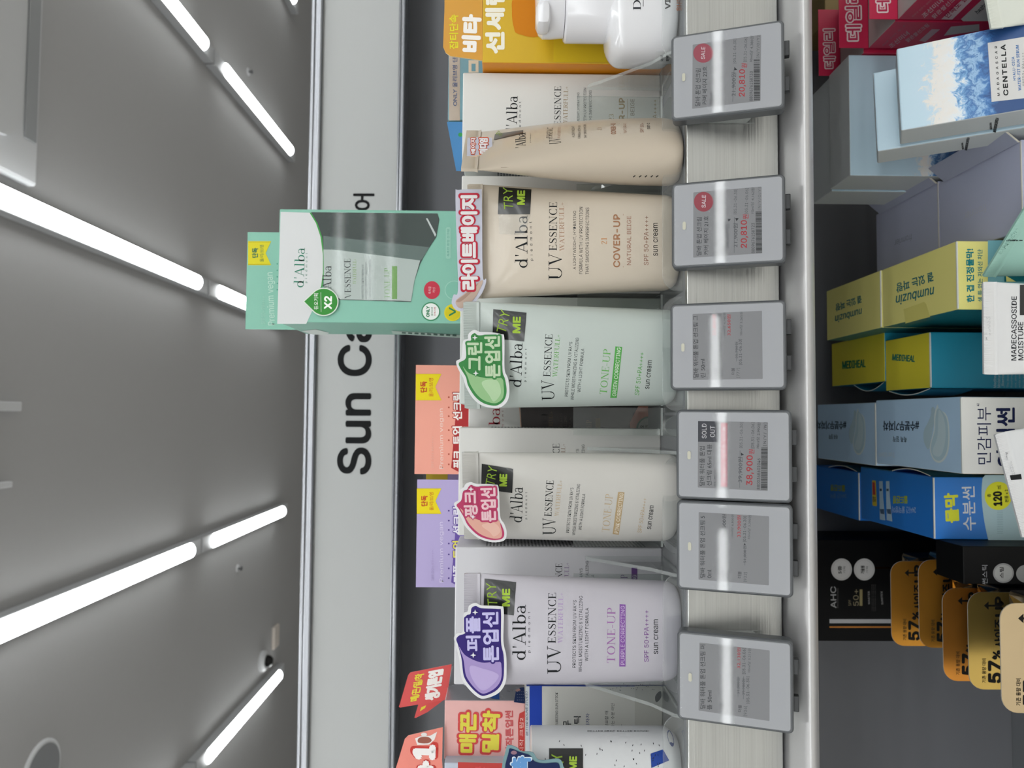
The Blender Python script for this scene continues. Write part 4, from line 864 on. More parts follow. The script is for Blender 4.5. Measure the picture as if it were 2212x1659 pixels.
lathe(p, O, [(cr, Hh + ZS - .003), (cr, zof(1222)), (cr - .001, zof(1218)), (cr * .6, zof(1217))], mat('pump_white', 'dcdce0', .22, coat=.4, noise=.02, nscale=20), 48, ys=.64)
p = t.part('pump_head'); p.smooth = True; hr = bx - W(1190, 80, Yb_)[0]
lathe(p, O, [(hr * .98, zof(1217)), (hr, zof(1190)), (hr, zof(1172)), (hr * .93, zof(1163)), (hr * .7, zof(1158)), (hr * .3, zof(1156))], mat('pump_white', 'dcdce0', .22), 48, ys=.64)
p = t.part('spout'); p.smooth = True; p.box((bx - hr - .0015, Yb_ - .016, zof(1186)), EX, EY, EZ, .012, .014, .007, mat('pump_white', 'dcdce0', .22), .003)
t.done()

# ------------------------------------------------------------------ clear trays: front lip, divider fins, pusher plates
def tray(label, y0, y1, plate=None):
    t = Thing('acrylic_tray', label, 'tray', 'clear acrylic trays under the testers'); Yf = SY + .0012; x0, x1 = W(1455, y1, Yf)[0], W(1455, y0, Yf)[0]
    p = t.part('front_lip', ACR); zt = W(1432, 800, Yf)[2]; r = .0075; pts = [(x0, ZS + .0003)]
    for k in range(9): u = math.pi * (1 - k / 16); pts.append((x0 + r + r * math.cos(u), zt - r + r * math.sin(u)))
    for k in range(9): u = math.pi / 2 * (1 - k / 8); pts.append((x1 - r + r * math.cos(u), zt - r + r * math.sin(u)))
    pts.append((x1, ZS + .0003)); n = len(pts); th = .0012
    A = [(x, Yf, z) for x, z in pts]; B = [(x, Yf + th, z) for x, z in pts]
    p.add(A, [tuple(range(n))], ACR); p.add(B, [tuple(range(n))[::-1]], ACR)
    p.add(A + B, [(i, i + 1, i + 1 + n, i + n) for i in range(n - 1)], ACRE)
    p = t.part('tray_floor', ACR); p.box((x0, Yf + th, ZS + .0001), EX, EY, EZ, x1 - x0, BY - Yf - .002, .0004, ACR)
    if plate:
        px0, px1, xt = plate; p = t.part('pusher_plate', ACRF); Yp = BY - .0060
        X0, X1 = W(1300, px1, Yp)[0], W(1300, px0, Yp)[0]; zt = W(xt, 700, Yp)[2]
        p.box((X0, Yp, ZS + .0006), EX, EY, EZ, X1 - X0, .0009, zt - ZS, ACRF, 0, {'top': ACRE, 'left': ACRE, 'right': ACRE})
        q = t.part('base_edge', ACRE); q.box((X0, Yp - .0012, ZS + .0005), EX, EY, EZ, X1 - X0, .0011, .0009, mat('acrylic_bright_edge', 'c8cdca', .3))
    t.done()
tray('clear tray under the white pump bottle', -150, 126, (-120, 138, 1247))
tray('clear tray under the sideways beige tube', 150, 352, (208, 352, 1247))
tray('clear tray under the beige tube with the light beige sticker', 358, 628, (398, 628, 1247))
tray('clear tray under the pale green tube', 640, 890, (636, 876, 1250))
tray('clear tray beside the salmon duo box, next to the sold out tag', 897, 945, (880, 940, 1242))
tray('clear tray under the white tube with the pink sticker', 985, 1198, (990, 1180, 1243))
tray('clear tray under the pale lilac tube', 1240, 1500, (1240, 1470, 1244))
tray('clear tray under the sun stick at the photo bottom', 1545, 1760, None)
def fin(label, x_rear, y_rear):
    Yr = BY - .0066; X = W(x_rear, y_rear, Yr)[0]; t = Thing('divider_fin', label, 'divider', 'clear divider fins between the products'); p = t.part('fin_body', ACR)
    zt = W(x_rear, y_rear, Yr)[2]; P = [(Yr, ZS + .0009), (Yr, zt)]
    for k in range(1, 7): u = k / 6; P.append((Yr - .002 - .004 * u, zt - .0005 - .004 * u * u))
    P += [(.352, ZS + .012), (.3395, ZS + .004), (.3385, ZS + .0009)]; n = len(P); th = .0016
    A = [(X, y, z) for y, z in P]; B = [(X + th, y, z) for y, z in P]
    p.add(A, [tuple(range(n))[::-1]], ACR); p.add(B, [tuple(range(n))], ACR); p.add(A + B, [(i, (i + 1) % n, (i + 1) % n + n, i + n) for i in range(n)], ACRE); t.done()
fin('clear divider fin between the pump bottle and the sideways tube', 1268, 194)
fin('clear divider fin between the two beige tubes', 1277, 414)
fin('clear divider fin beside the white tube with the pink sticker', 1268, 972)
fin('clear divider fin between the pink and purple stickered tubes', 1264, 1208)
fin('clear divider fin between the purple stickered tube and the sun stick', 1262, 1478)

# ------------------------------------------------------------------ electronic price tags
M_TF = mat('tag_frame_grey', '4b4e51', .38, noise=.04, nscale=40); M_TW = mat('tag_face_white', '96989c', .5, noise=.03, nscale=50); M_TS = mat('tag_screen_grey', '727376', .45, noise=.03, nscale=50)
M_CL = mat('clip_black', '202224', .4); TK = '2e3034'; TR = '9a3038'
def tag(i, label, yr, yl, xt, xb, screen, Yt=.325, Ybm=.3095, curve=.25):
    t = Thing('price_tag', label, 'price tag', 'electronic price tags on the shelf edge')
    Xr, Xl = W(xt, yr, Yt)[0], W(xt, yl, Yt)[0]; zt, zb = W(xt, (yl + yr) / 2, Yt)[2], W(xb, (yl + yr) / 2, Ybm)[2]
    up = _n(np.array([0, Yt - Ybm, zt - zb])); nn = np.cross(EX, up); h = math.hypot(Yt - Ybm, zt - zb); w = Xr - Xl   # nn faces the viewer
    if nn[1] > 0: nn = -nn
    th = .0065; O = np.array([Xl, Ybm, zb])
    fr = t.part('frame'); fr.smooth = True
    def slab2(part, x0, x1, v0, v1, d0, d1, r, m, rb=0, curve=0):
        prof = rrect(x0, v0, x1, v1, r, 5); n = len(prof); L = []
        for dd, k in ([(d0, 0), (d1 - rb, 0), (d1, rb)] if rb else [(d0, 0), (d1, 0)]):
            q = rrect(x0 + k, v0 + k, x1 - k, v1 - k, max(r - k, .0002), 5); L.append([O + EX * x + up * v + nn * dd for x, v in q])
        V = sum(L, []); Fs = []
        for j in range(len(L) - 1): Fs += [(j * n + a, j * n + (a + 1) % n, (j + 1) * n + (a + 1) % n, (j + 1) * n + a) for a in range(n)]
        Fs += [tuple(range((len(L) - 1) * n, len(L) * n)), tuple(range(n))[::-1]]; part.add(V, Fs, m)
    slab2(fr, 0, w, 0, h, -th, 0, .0022, M_TF, .0006)
    fc = t.part('face_plate'); slab2(fc, .0011, w - .0011, .0012, h - .0011, 0, .00035, .0014, M_TW, .0002)
    F0 = Plane(O + nn * .00035, nn); sc_ = t.part('screen', label='grey e-ink screen with korean price text'); t.a = Art(sc_, F0, 'T%d' % i, .00006, .00003)
    t.a.poly(rquad(screen, 10), M_TS, 0)
    cv = t.part('cover_glass', clear('tag_cover', 'ffffff', 0, 'ffffff', 1.5, .035)); N = 12; V = []; Fs = []
    for j in range(N + 1):
        for k in range(3): v = j / N; V.append(O + EX * (.0012 + (w - .0024) * k / 2) + up * (.0013 + (h - .0026) * v) + nn * (.0009 + .00035 * 4 * v * (1 - v) * curve))
    for j in range(N):
        for k in range(2): q = j * 3 + k; Fs.append((q, q + 1, q + 4, q + 3))
    cv.add(V, Fs, cv.def_mat); cv.smooth = True
    led = t.part('indicator'); cx = W(1476, (yl + yr) / 2, .32)[0] - Xl
    V = rrect(w * .49 - .0018, h - .0062, w * .49 + .0018, h - .0048, .0007, 4); led.add([O + EX * x + up * v + nn * .0007 for x, v in V], [tuple(range(len(V)))], mat('indicator_ivory', 'b5b3a0', .3, coat=.5))
    hd_ = t.part('holder', ACR, label='clear holder behind the tag')
    zh0, zh1 = zb + .006, ZS - .0002; hx0, hx1 = Xl + .0015, Xr - .0015; hy = SY - .0046
    hd_.box((hx0, hy - .001, zh0), EX, EY, EZ, hx1 - hx0, .001, zh1 - zh0, ACR, 0, {'left': ACRE, 'right': ACRE})
    for X in (hx0, hx1 - .001):
        A = [(X, hy - .001, zh1), (X, hy - .001, zh0 + .004), (X, hy - .006, zh0 + .0035), (X, Yt + th * .9, zh1 + .001)]; hd_.add(A + [(q[0] + .001, q[1], q[2]) for q in A], [(0, 1, 2, 3), (7, 6, 5, 4), (0, 1, 5, 4), (1, 2, 6, 5), (2, 3, 7, 6), (3, 0, 4, 7)], ACRE)
    for u in (.22, .62):
        c = t.part('clip', M_CL); c.box(O + EX * (w * u) - nn * th * .92 - up * .0022, EX, -nn * -1, up, w * .17, .0035, .0035, M_CL, .0004)
    t.w = w; return t
def bars(a, p0, p1, h, seed):
    rnd = random.Random(seed); p0, p1 = np.array(p0, float), np.array(p1, float); d = p1 - p0; L = np.linalg.norm(d); e = d / L; up = np.array([e[1], -e[0]]) * h; u = 0
    while u < L:
        w = rnd.choice((3, 3, 5, 8, 10)); w = min(w, L - u); q0, q1 = p0 + e * u, p0 + e * (u + w); a.poly([q0, q1, q1 + up, q0 + up], '26282b', 1); u += w + rnd.choice((3, 4, 6, 8))
Z = dict(font='gill')
t = tag(1, 'price tag with red sale circle, topmost in the photo', 78.5, 262, 1450, 1695, [(422, 535), (1240, 415), (1232, 1205), (416, 1300)]); a = t.a
a.poly(ell(547, 635, 118, 115), '8e4450', 1); a.t('SALE', (568, 708), (572, 562), 48, 'c0b4b8', .012, lay=2)
for s, p0, p1, h in (('달바 톤업 선크림', (512, 1268), (520, 820), 62), ('커버 베이지 23호', (594, 1252), (598, 796), 60), ('50ml', (672, 1250), (676, 1108), 48)): a.t(s, p0, p1, h, TK, .006, lay=1)
a.t('21,900원', (940, 1150), (944, 868), 60, '4a4c50', .004, lay=1); a.line((900, 1218), (915, 830), 4, '4a4c50', 2); a.poly([(920, 800), (955, 835), (918, 840)], TK, 1)
a.t('[05.31-06.30]', (945, 758), (948, 465), 42, '4a4c50', .002, lay=1); a.t('20,810', (1058, 1155), (1062, 828), 86, TR, .016, lay=1); a.t('원', (1070, 815), (1072, 760), 66, TR, .01, lay=1)
a.t('[05.31-06.06]', (1070, 742), (1080, 446), 42, '4a4c50', .002, lay=1); a.t('8809676158730', (1138, 1205), (1142, 852), 38, '33363a', .002, lay=1); a.t('10ml당 4,380원', (1138, 742), (1152, 430), 40, '4a4c50', .002, lay=1)
bars(a, (1225, 1200), (1222, 712), 72, 1); a.t('[N/Y/O/Y]', (1220, 695), (1226, 430), 38, '4a4c50', .002, lay=1, sp=1.2); t.done()
t = tag(2, 'price tag with red sale circle and two crossed out prices, second from the photo top', 397, 580.5, 1451, 1697, [(430, 418), (1245, 348), (1252, 1145), (428, 1198)]); a = t.a
a.poly(ell(552, 530, 115, 118), '8a3e48', 1); a.t('SALE', (578, 602), (582, 452), 50, 'c0b4b8', .012, lay=2)
for s, p0, p1, h in (('달바 톤업 선크림', (528, 1172), (532, 716), 62), ('커버 베이지 21호', (610, 1165), (612, 702), 58)): a.t(s, p0, p1, h, TK, .006, lay=1)
a.t('36,000원', (860, 1082), (862, 790), 56, '4a4c50', .004, lay=1); a.line((823, 1145), (823, 770), 4, '4a4c50', 2); a.poly([(838, 735), (880, 735), (850, 768)], TK, 1)
a.t('21,900원', (962, 1075), (965, 790), 56, '4a4c50', .004, lay=1); a.line((918, 1140), (920, 715), 4, '4a4c50', 2); a.poly([(930, 725), (972, 728), (945, 762)], TK, 1)
a.t('[05.31-06.30]', (952, 680), (958, 378), 42, '4a4c50', .002, lay=1); a.t('20,810', (1085, 1082), (1085, 750), 90, TR, .016, lay=1); a.t('원', (1088, 738), (1088, 682), 68, TR, .01, lay=1)
a.t('[05.31-06.06]', (1085, 675), (1092, 370), 42, '4a4c50', .002, lay=1); a.t('8809676158723', (1162, 1145), (1162, 785), 38, '33363a', .002, lay=1); a.t('10ml당 4,162원', (1155, 668), (1162, 362), 40, '4a4c50', .002, lay=1)
bars(a, (1250, 1140), (1245, 645), 72, 2); a.t('[N/Y/O/Y]', (1238, 630), (1242, 362), 38, '55575a', .002, lay=1, sp=1.2); t.done()
t = tag(3, 'price tag without circle, third from the photo top beside the pale green tube', 657, 843, 1448, 1699, [(442, 340), (1315, 298), (1325, 1155), (446, 1168)]); a = t.a
a.t('달바 워터풀 톤업 선크림 그', (518, 1140), (512, 360), 66, TK, .006, lay=1); a.t('린 50ml', (605, 1138), (598, 905), 62, TK, .006, lay=1)
a.t('단품', (750, 1100), (752, 1018), 48, TK, .004, lay=1); a.t('[495]', (822, 1140), (825, 1025), 44, '4a4c50', .002, lay=1); a.t('23,800원', (740, 610), (742, 345), 54, TR, .008, lay=1)
a.t('34,000원', (808, 905), (810, 700), 40, '4a4c50', .004, lay=1); a.line((790, 940), (788, 700), 4, '4a4c50', 2); a.poly([(775, 680), (800, 680), (788, 655)], TK, 1)
a.t('[05.31-06.30]', (805, 650), (808, 338), 42, '33363a', .002, lay=1); a.t('10ml당 4,760원', (858, 612), (862, 322), 34, '4a4c50', .002, lay=1)
a.t('[777]', (1040, 1138), (1040, 1020), 44, '4a4c50', .002, lay=1); a.t('[05.31-06.30]', (1070, 978), (1066, 655), 44, '33363a', .002, lay=1); a.t('10ml당 3,265원', (1070, 605), (1075, 312), 36, '4a4c50', .002, lay=1)
a.t('더블', (975, 1100), (975, 1018), 44, TK, .004, lay=1); a.t('32,650원', (925, 610), (925, 345), 50, TR, .008, lay=1); a.t('35,700원', (1015, 895), (1015, 690), 38, '4a4c50', .004, lay=1); a.line((995, 935), (995, 690), 4, '4a4c50', 2); t.done()
t = tag(4, 'price tag showing sold out box and red price line', 884.6, 1077, 1461, 1711, [(512, 228), (1392, 245), (1388, 1110), (508, 1065)]); a = t.a
a.poly([(512, 232), (776, 236), (776, 495), (512, 490)], '3a3c42', 1); a.t('SOLD', (618, 448), (618, 262), 58, 'b8b8ba', .004, lay=2); a.t('OUT', (722, 432), (722, 290), 58, 'b8b8ba', .004, lay=2)
a.poly([(798, 252), (880, 254), (880, 1058), (798, 1055)], '98505c', 1); a.t('상품코드: 인포존 워터풀', (862, 1010), (862, 300), 42, 'b8a8ac', .002, lay=2)
for s, p0, p1, h in (('달바 워터풀 톤업', (595, 1045), (598, 548), 66), ('선크림 65ml 대용', (682, 1045), (688, 522), 64), ('량 듀오', (772, 1050), (775, 838), 62)): a.t(s, p0, p1, h, TK, .006, lay=1)
a.t('39,900원', (1070, 1000), (1078, 682), 62, '4a4c50', .004, lay=1); a.line((1035, 1070), (1040, 600), 4, '4a4c50', 2); a.poly([(1050, 625), (1090, 655), (1052, 665)], TK, 1)
a.t('[05.31-06.30]', (1075, 568), (1082, 248), 44, '4a4c50', .002, lay=1); a.t('38,900', (1212, 1038), (1216, 660), 95, TR, .016, lay=1); a.t('원', (1218, 648), (1220, 588), 70, TR, .01, lay=1)
a.t('[05.31-06.06]', (1222, 572), (1226, 250), 44, '33363a', .002, lay=1); a.t('8800368601046', (1290, 1090), (1296, 700), 40, '33363a', .002, lay=1); a.t('10ml당 2,992원', (1282, 572), (1298, 250), 40, '33363a', .002, lay=1)
bars(a, (1382, 1092), (1386, 560), 80, 3); a.t('[N/Y/ /N]', (1372, 542), (1380, 252), 42, '33363a', .002, lay=1, sp=1.2); t.done()
t = tag(5, 'price tag without circle, directly below the sold out tag in the photo', 1080, 1272.5, 1462, 1713, [(520, 210), (1405, 262), (1402, 1132), (518, 1058)]); a = t.a
a.t('달바 워터풀 톤업 선크림 5', (602, 1035), (600, 258), 64, TK, .006, lay=1); a.t('0ml', (680, 1038), (680, 935), 50, TK, .006, lay=1)
a.t('단품', (845, 1018), (845, 940), 46, TK, .004, lay=1); a.t('[664]', (905, 1068), (908, 950), 44, '4a4c50', .002, lay=1); a.t('34,000원', (862, 505), (868, 238), 52, '33363a', .006, lay=1); a.t('10ml당 6,800원', (955, 530), (965, 240), 34, '4a4c50', .002, lay=1)
a.t('33,900원', (1052, 525), (1056, 252), 54, TR, .008, lay=1); a.t('더블', (1055, 1040), (1058, 958), 46, TK, .004, lay=1); a.t('[932]', (1128, 1085), (1132, 968), 44, '4a4c50', .002, lay=1)
a.t('51,000원', (1120, 848), (1122, 632), 42, '4a4c50', .006, lay=1); a.line((1100, 880), (1100, 640), 4, '4a4c50', 2); a.poly([(1085, 625), (1112, 625), (1098, 598)], TK, 1); a.t('[05.31-06.30]', (1118, 585), (1124, 262), 42, '33363a', .002, lay=1); a.t('10ml당 3,390원', (1168, 548), (1182, 248), 36, '4a4c50', .002, lay=1); t.done()
t = tag(6, 'price tag without circle, lowest in the photo beside the purple stickered tube', 1361, 1553, 1463, 1714, [(445, 332), (1188, 415), (1186, 1163), (436, 1050)]); a = t.a
a.t('달바 워터풀 톤업 선크림 퍼', (508, 1032), (508, 355), 56, TK, .006, lay=1); a.t('플 50ml', (578, 1042), (578, 840), 52, TK, .006, lay=1)
a.t('34,000원', (712, 582), (715, 368), 42, '4a4c50', .006, lay=1); a.t('단품', (700, 1040), (700, 970), 40, TK, .004, lay=1)
a.t('32,130원', (880, 605), (884, 385), 42, TR, .006, lay=1); a.t('51,000원', (872, 875), (874, 702), 36, '4a4c50', .006, lay=1); a.line((852, 905), (855, 690), 4, '4a4c50', 2); a.t('39,900원', (928, 885), (930, 715), 36, '4a4c50', .006, lay=1); a.line((910, 930), (912, 690), 4, '4a4c50', 2)
a.t('더블', (890, 1065), (892, 992), 38, TK, .004, lay=1); a.t('[936]', (950, 1108), (952, 1005), 38, '4a4c50', .002, lay=1); a.t('[05.31-06.06]', (935, 665), (938, 392), 38, '33363a', .002, lay=1); a.t('[05.31-06.30]', (978, 975), (976, 692), 36, '33363a', .002, lay=1); a.t('10ml당 3,213원', (985, 645), (992, 392), 32, '4a4c50', .002, lay=1); t.done()

# ------------------------------------------------------------------ lower shelf
LG = 'cartons on the lower shelf'
def lcarton(label, xr, yr, yl, Yf, Yb, cols, group=LG, shift=0, keep=False, bev=.0007):
    """xr, yr/yl: photo position of the front top edge; Yf/Yb: front and back depth"""
    P0, P1 = W(xr, yl, Yf), W(xr, yr, Yf); z = (P0[2] + P1[2]) / 2
    t = Thing('sunscreen_carton', label, 'carton', group); p = t.part('carton_body')
    t.c = Carton(p, (P0[0] + shift, Yf, LZ), P1[0] - P0[0], Yb - Yf, z - LZ, cols, 0, 0, bev); t.p = p; t.z = z
    if not keep: t.done()
    return t
def seam(t, w=.0009, m=None):
    """white cut edges of the board around the lid"""
    c = t.c; q = t.part('lid_edge', CARD('d9dad4')); q.box(c.O + EZ * (c.h - .0004) + EX * .0006 - EY * .0003, EX, EY, EZ, c.w - .0012, .0009, .0008, CARD('d9dad4'))

YL = 'cfc56a'; TL = '1c7f95'
# yellow and teal cartons
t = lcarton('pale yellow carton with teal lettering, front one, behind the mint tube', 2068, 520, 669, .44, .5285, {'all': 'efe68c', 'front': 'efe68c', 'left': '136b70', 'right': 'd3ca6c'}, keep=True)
a = Art(t.p, t.c.top, 'L3'); a.t('numbuzin', (1190, 548), (812, 640), 92, '2c7478', .01, up=(-8, 100)); a.t('결 있는 파랑', (1180, 400), (808, 520), 80, '2c7478', .02, up=(8, 92)); zt = t.z
a.poly([(885, 775), (1090, 700), (1110, 720), (1150, 850), (905, 915)], 'ded57a', 0)
b = Art(t.p, t.c.front, 'L3'); b.t('한 겹 진정물막!', (1590, 705), (1580, 172), 78, '1c7f86', .035); b.t('샐 틈 없는 자외선 차단', (1672, 700), (1668, 178), 50, '1c7f86', .015)
b.poly([(1722, 90), (2300, 85), (2300, 800), (1722, 790)], '7fb8c0'); b.poly([(1835, 360), (1845, 420), (1885, 440), (1885, 500), (2300, 500), (2300, 355)], '156f78', 1); b.poly([(1880, 360), (1930, 425), (1930, 360)], 'efe68c', 2); b.poly([(1900, 440), (2000, 500), (1905, 500)], 'efe68c', 2); b.poly([(2020, 360), (2090, 430), (2090, 360)], 'efe68c', 2)
seam(t); t.done()
t = lcarton('pale yellow carton with teal lettering, directly behind the front yellow one', 1903, 583.5, 708, .5295, .62, {'all': 'efe68c', 'left': '136b70'}, keep=True)
a = Art(t.p, t.c.top, 'L3'); a.t('numbuzin', (470, 762), (205, 840), 72, '2c7478', .01, up=(-4, 74)); a.t('결 있는 파랑', (465, 635), (205, 725), 62, '2c7478', .02, up=(6, 72)); seam(t); t.done()
# teal carton with bright yellow lid
t = lcarton('teal carton with bright yellow lid and small teal name, front one of two', 2010, 717, 838, .50, .5595, {'all': '2292ae', 'top': 'f0e040'}, keep=True); seam(t)
a = Art(t.p, t.c.top, 'L3'); a.t('MEDIHEAL', (812, 1285), (812 + 183, 1302), 62, '2a7a50', .012, up=(-40, -64)) if 0 else None
a.t('MEDIHEAL', (770, 1282), (997, 1300), 64, '1f7a6a', .02, up=(6, -64))
b = Art(t.p, t.c.front, 'L4')
for i, s in enumerate(('Mediheal', 'Moisture Sun', '_Blemish', 'The Moisture', 'freshing, light', 'ure, provides', 'while adding', 'by UV and')):
    b.t(s, (1918 + i * 42 + (6 if i > 2 else 0), 672), (1918 + i * 42 + (6 if i > 2 else 0), 672 - 22 * len(s) * (.9 if i < 3 else .75)), 30 if i < 3 else 22, 'a8c8d0', .012 if i < 3 else 0)
q = t.part('side_tab', CARD('d0c22c')); lx = t.c.O[0]
def tab_loop(q, x, y0, y1, z, w, n=12, sc=1):
    """folded tuck tab seen as a thin loop"""
    V = []; Fs = []
    for k in range(n + 1):
        u = k / n; V += [(x - w * math.sin(math.pi * u) * .9, y0 + (y1 - y0) * u, z), (x - w * math.sin(math.pi * u) * .9 - .0006, y0 + (y1 - y0) * u, z), (x - w * math.sin(math.pi * u) * .9, y0 + (y1 - y0) * u, z - .03), (x - w * math.sin(math.pi * u) * .9 - .0006, y0 + (y1 - y0) * u, z - .03)]
    a_, b_, c_ = [], [], []
    for k in range(n):
        i = 4 * k; Fs.append((i, i + 4, i + 5, i + 1)); Fs.append((i + 1, i + 5, i + 7, i + 3)); Fs.append((i, i + 2, i + 6, i + 4))
    return V, Fs
V, Fs = tab_loop(q, lx, .502, .556, t.z - .0005, .004); q.add(V, [f for k, f in enumerate(Fs) if k % 3 == 0], CARD('dcdcd2')); q.add(V, [f for k, f in enumerate(Fs) if k % 3], CARD('2292ae')); t.done()
t = lcarton('teal carton with bright yellow lid, directly behind the front yellow lidded one', 1911, 716, 823, .5605, .652, {'all': '2292ae', 'top': 'ecdc40'}, keep=True, shift=-.0005)
a = Art(t.p, t.c.top, 'L3'); a.t('MEDIHEAL', (275, 1370), (508, 1350), 72, '1f7a5a', .018, up=(0, -78)); q = t.part('side_tab')
V, Fs = tab_loop(q, t.c.O[0], .563, .612, t.z - .0005, .0065); q.add(V, [f for k, f in enumerate(Fs) if k % 3 == 0], CARD('dcdcd2')); q.add(V, [f for k, f in enumerate(Fs) if k % 3], CARD('2292ae')); t.done()
# light blue cream-swatch cartons
def swatch(a, sh, k=1.0, layer=1):
    f = lambda P: [(sh[0] + (x - 1150) * sh[2], sh[1] + (y - 850) * sh[3]) for x, y in P]
    a.poly(catmull(f([(1238, 890), (1262, 880), (1280, 940), (1262, 1060), (1240, 1180), (1210, 1320), (1175, 1290), (1152, 1210), (1160, 1120), (1200, 1040), (1230, 960)])), 'a8bfc9', layer)
    a.poly(catmull(f([(1300, 852), (1320, 900), (1390, 950), (1420, 1040), (1430, 1200), (1415, 1350), (1370, 1440), (1310, 1468), (1255, 1430), (1222, 1340), (1225, 1260), (1262, 1120), (1268, 960)])), 'cfdadb', layer + 1)
    a.poly(catmull(f([(1310, 890), (1380, 960), (1408, 1050), (1416, 1200), (1400, 1340), (1355, 1425), (1310, 1445), (1262, 1415), (1234, 1340), (1238, 1260), (1275, 1120), (1282, 980)])), 'abc4ce', layer + 2)
    a.poly(catmull(f([(1318, 910), (1362, 970), (1385, 1080), (1385, 1230), (1350, 1370), (1300, 1400), (1250, 1350), (1300, 1200), (1310, 1050)])), 'bccfd5', layer + 3)
t = lcarton('light blue carton with cream swatch lid and cream white front, front one of two', 2078, 857, 1024, .44, .5420, {'all': 'b0cde6', 'front': 'dcdbd6', 'left': 'b9a95c'}, keep=True); seam(t)
a = Art(t.p, t.c.top, 'L4'); a.t('#수분무기자차', (1105, 1028), (722, 1022), 105, '1c2a3c', .02, up=(0, 105)); a.t('촉촉 밀착', (975, 1190), (826, 1185), 62, '2a3848', .01, up=(0, 62)); a.t('Torriden', (850, 1352), (680, 1358), 55, 'c0d0de', .01, up=(0, 60)); swatch(a, (1150, 850, 1, 1))
b = Art(t.p, t.c.front, 'L4'); b.t('민감피부', (1865, 1482), (1862, 878), 148, '141c44', -.002); b.t('4)', (1740, 868), (1740, 840), 30, '141c44', .02); b.t('안심썬', (2118, 1505), (2115, 882), 200, '141c44', .028)
t.done()
t = lcarton('light blue carton with cream swatch on its lid, directly behind the cream white fronted one', 1892, 869.6, 1006.5, .5435, .645, {'all': 'b0cde6', 'left': 'b9a95c'}, keep=True); seam(t)
a = Art(t.p, t.c.top, 'L4'); a.t('#수분무기자차', (335, 1030), (20, 1020), 88, '2a3848', .02, up=(0, 90)); a.t('촉촉 밀착', (245, 1165), (150, 1165), 50, '3a4858', .01, up=(0, 52)); swatch(a, (362, 890, .64, .80)); t.done()
# bright blue cartons
BL = '2478d0'
t = lcarton('bright blue carton with yellow 120 ml circle, front one of two', 2018, 1030, 1165, .50, .6030, {'all': BL}, keep=True); seam(t)
a = Art(t.p, t.c.top, 'L5')
for dx, l in ((0, 0), (72, 6)): a.poly([(683 + dx, 535), (720 + dx, 535), (725 + dx, 700), (748 + dx + l / 2, 950 + l * 2), (690 + dx, 940 + l)], 'a9c2d4', 1); a.poly([(690 + dx, 830), (735 + dx, 830), (738 + dx, 885), (700 + dx, 878)], '4a5f78', 2); a.poly([(688 + dx, 615), (712 + dx, 615), (712 + dx, 640), (690 + dx, 640)], '3a5068', 2)
a.poly(rquad([(608, 525), (648, 528), (660, 800), (612, 795)], 12), 'c9b23c', 1); a.poly([(612, 545), (638, 548), (645, 680), (616, 680)], 'b04038', 2); a.t('보습', (650, 700), (615, 700), 60, '33363a', .01, lay=3, up=(0, 60))
a.t('월드진정', (985, 690), (830, 690), 80, 'a3b23a', .03, up=(0, 85)); a.t('24시간 물막방어', (1070, 808), (822, 800), 68, 'a9c0dc', .005, up=(0, 72))
b = Art(t.p, t.c.front, 'L5'); b.t('물막', (1530, 972), (1512, 655), 150, 'd8dc3c', .045); b.t('수분썬', (1705, 1055), (1690, 588), 138, 'd6dbe2', .012)
b.poly([(1802, 470)] + [(1762 + 40 * (abs(v - 650) / 300) ** 1.8 if v < 650 else 1762 + 72 * ((v - 650) / 510) ** 1.8, v) for v in range(500, 1165, 30)] + [(2400, 1162), (2400, 470)], 'b2ced8'); b.poly(ell(1938, 690, 144, 150), 'e6e63c', 1)
b.t('총', (1860, 705), (1860, 668), 40, '1b1d1a', .02, lay=2); b.t('120', (1982, 795), (1975, 640), 96, '1b1d1a', .035, lay=2); b.t('ml', (1968, 618), (1966, 578), 44, '1b1d1a', .01, lay=2); b.t('본품 x 2', (2046, 758), (2040, 622), 38, '1b1d1a', .015, lay=2)
for i in range(14): b.line((1925, 850 + i * 18), (1988, 850 + i * 18), 3, '84a0b0', 2)
q = t.part('side_tab'); V, Fs = tab_loop(q, 0, .503, .553, t.z + .0004, .0034)
V = [(t.c.O[0] + t.c.w - (x) , y, z) for x, y, z in V]; q.add(V, [f for k, f in enumerate(Fs) if k % 3 == 0], CARD('dcdcd2')); q.add(V, [f for k, f in enumerate(Fs) if k % 3], CARD(BL)); t.done()
t = lcarton('bright blue carton directly behind the one with the yellow circle', 1856, 1020, 1125, .6045, .698, {'all': '2478d0'}, keep=True); seam(t)
a = Art(t.p, t.c.top, 'L5'); a.t('월드진정', (325, 578), (170, 570), 65, '8f9c34', .03, up=(0, 70)); a.t('24시간 물막', (335, 668), (165, 665), 50, '7f9cc0', .005, up=(0, 52))
q = t.part('side_tab'); V, Fs = tab_loop(q, 0, .607, .66, t.z + .0004, .0034)
V = [(t.c.O[0] + t.c.w - (x), y, z) for x, y, z in V]; q.add(V, [f for k, f in enumerate(Fs) if k % 3 == 0], CARD('dcdcd2')); q.add(V, [f for k, f in enumerate(Fs) if k % 3], CARD(BL)); t.done()

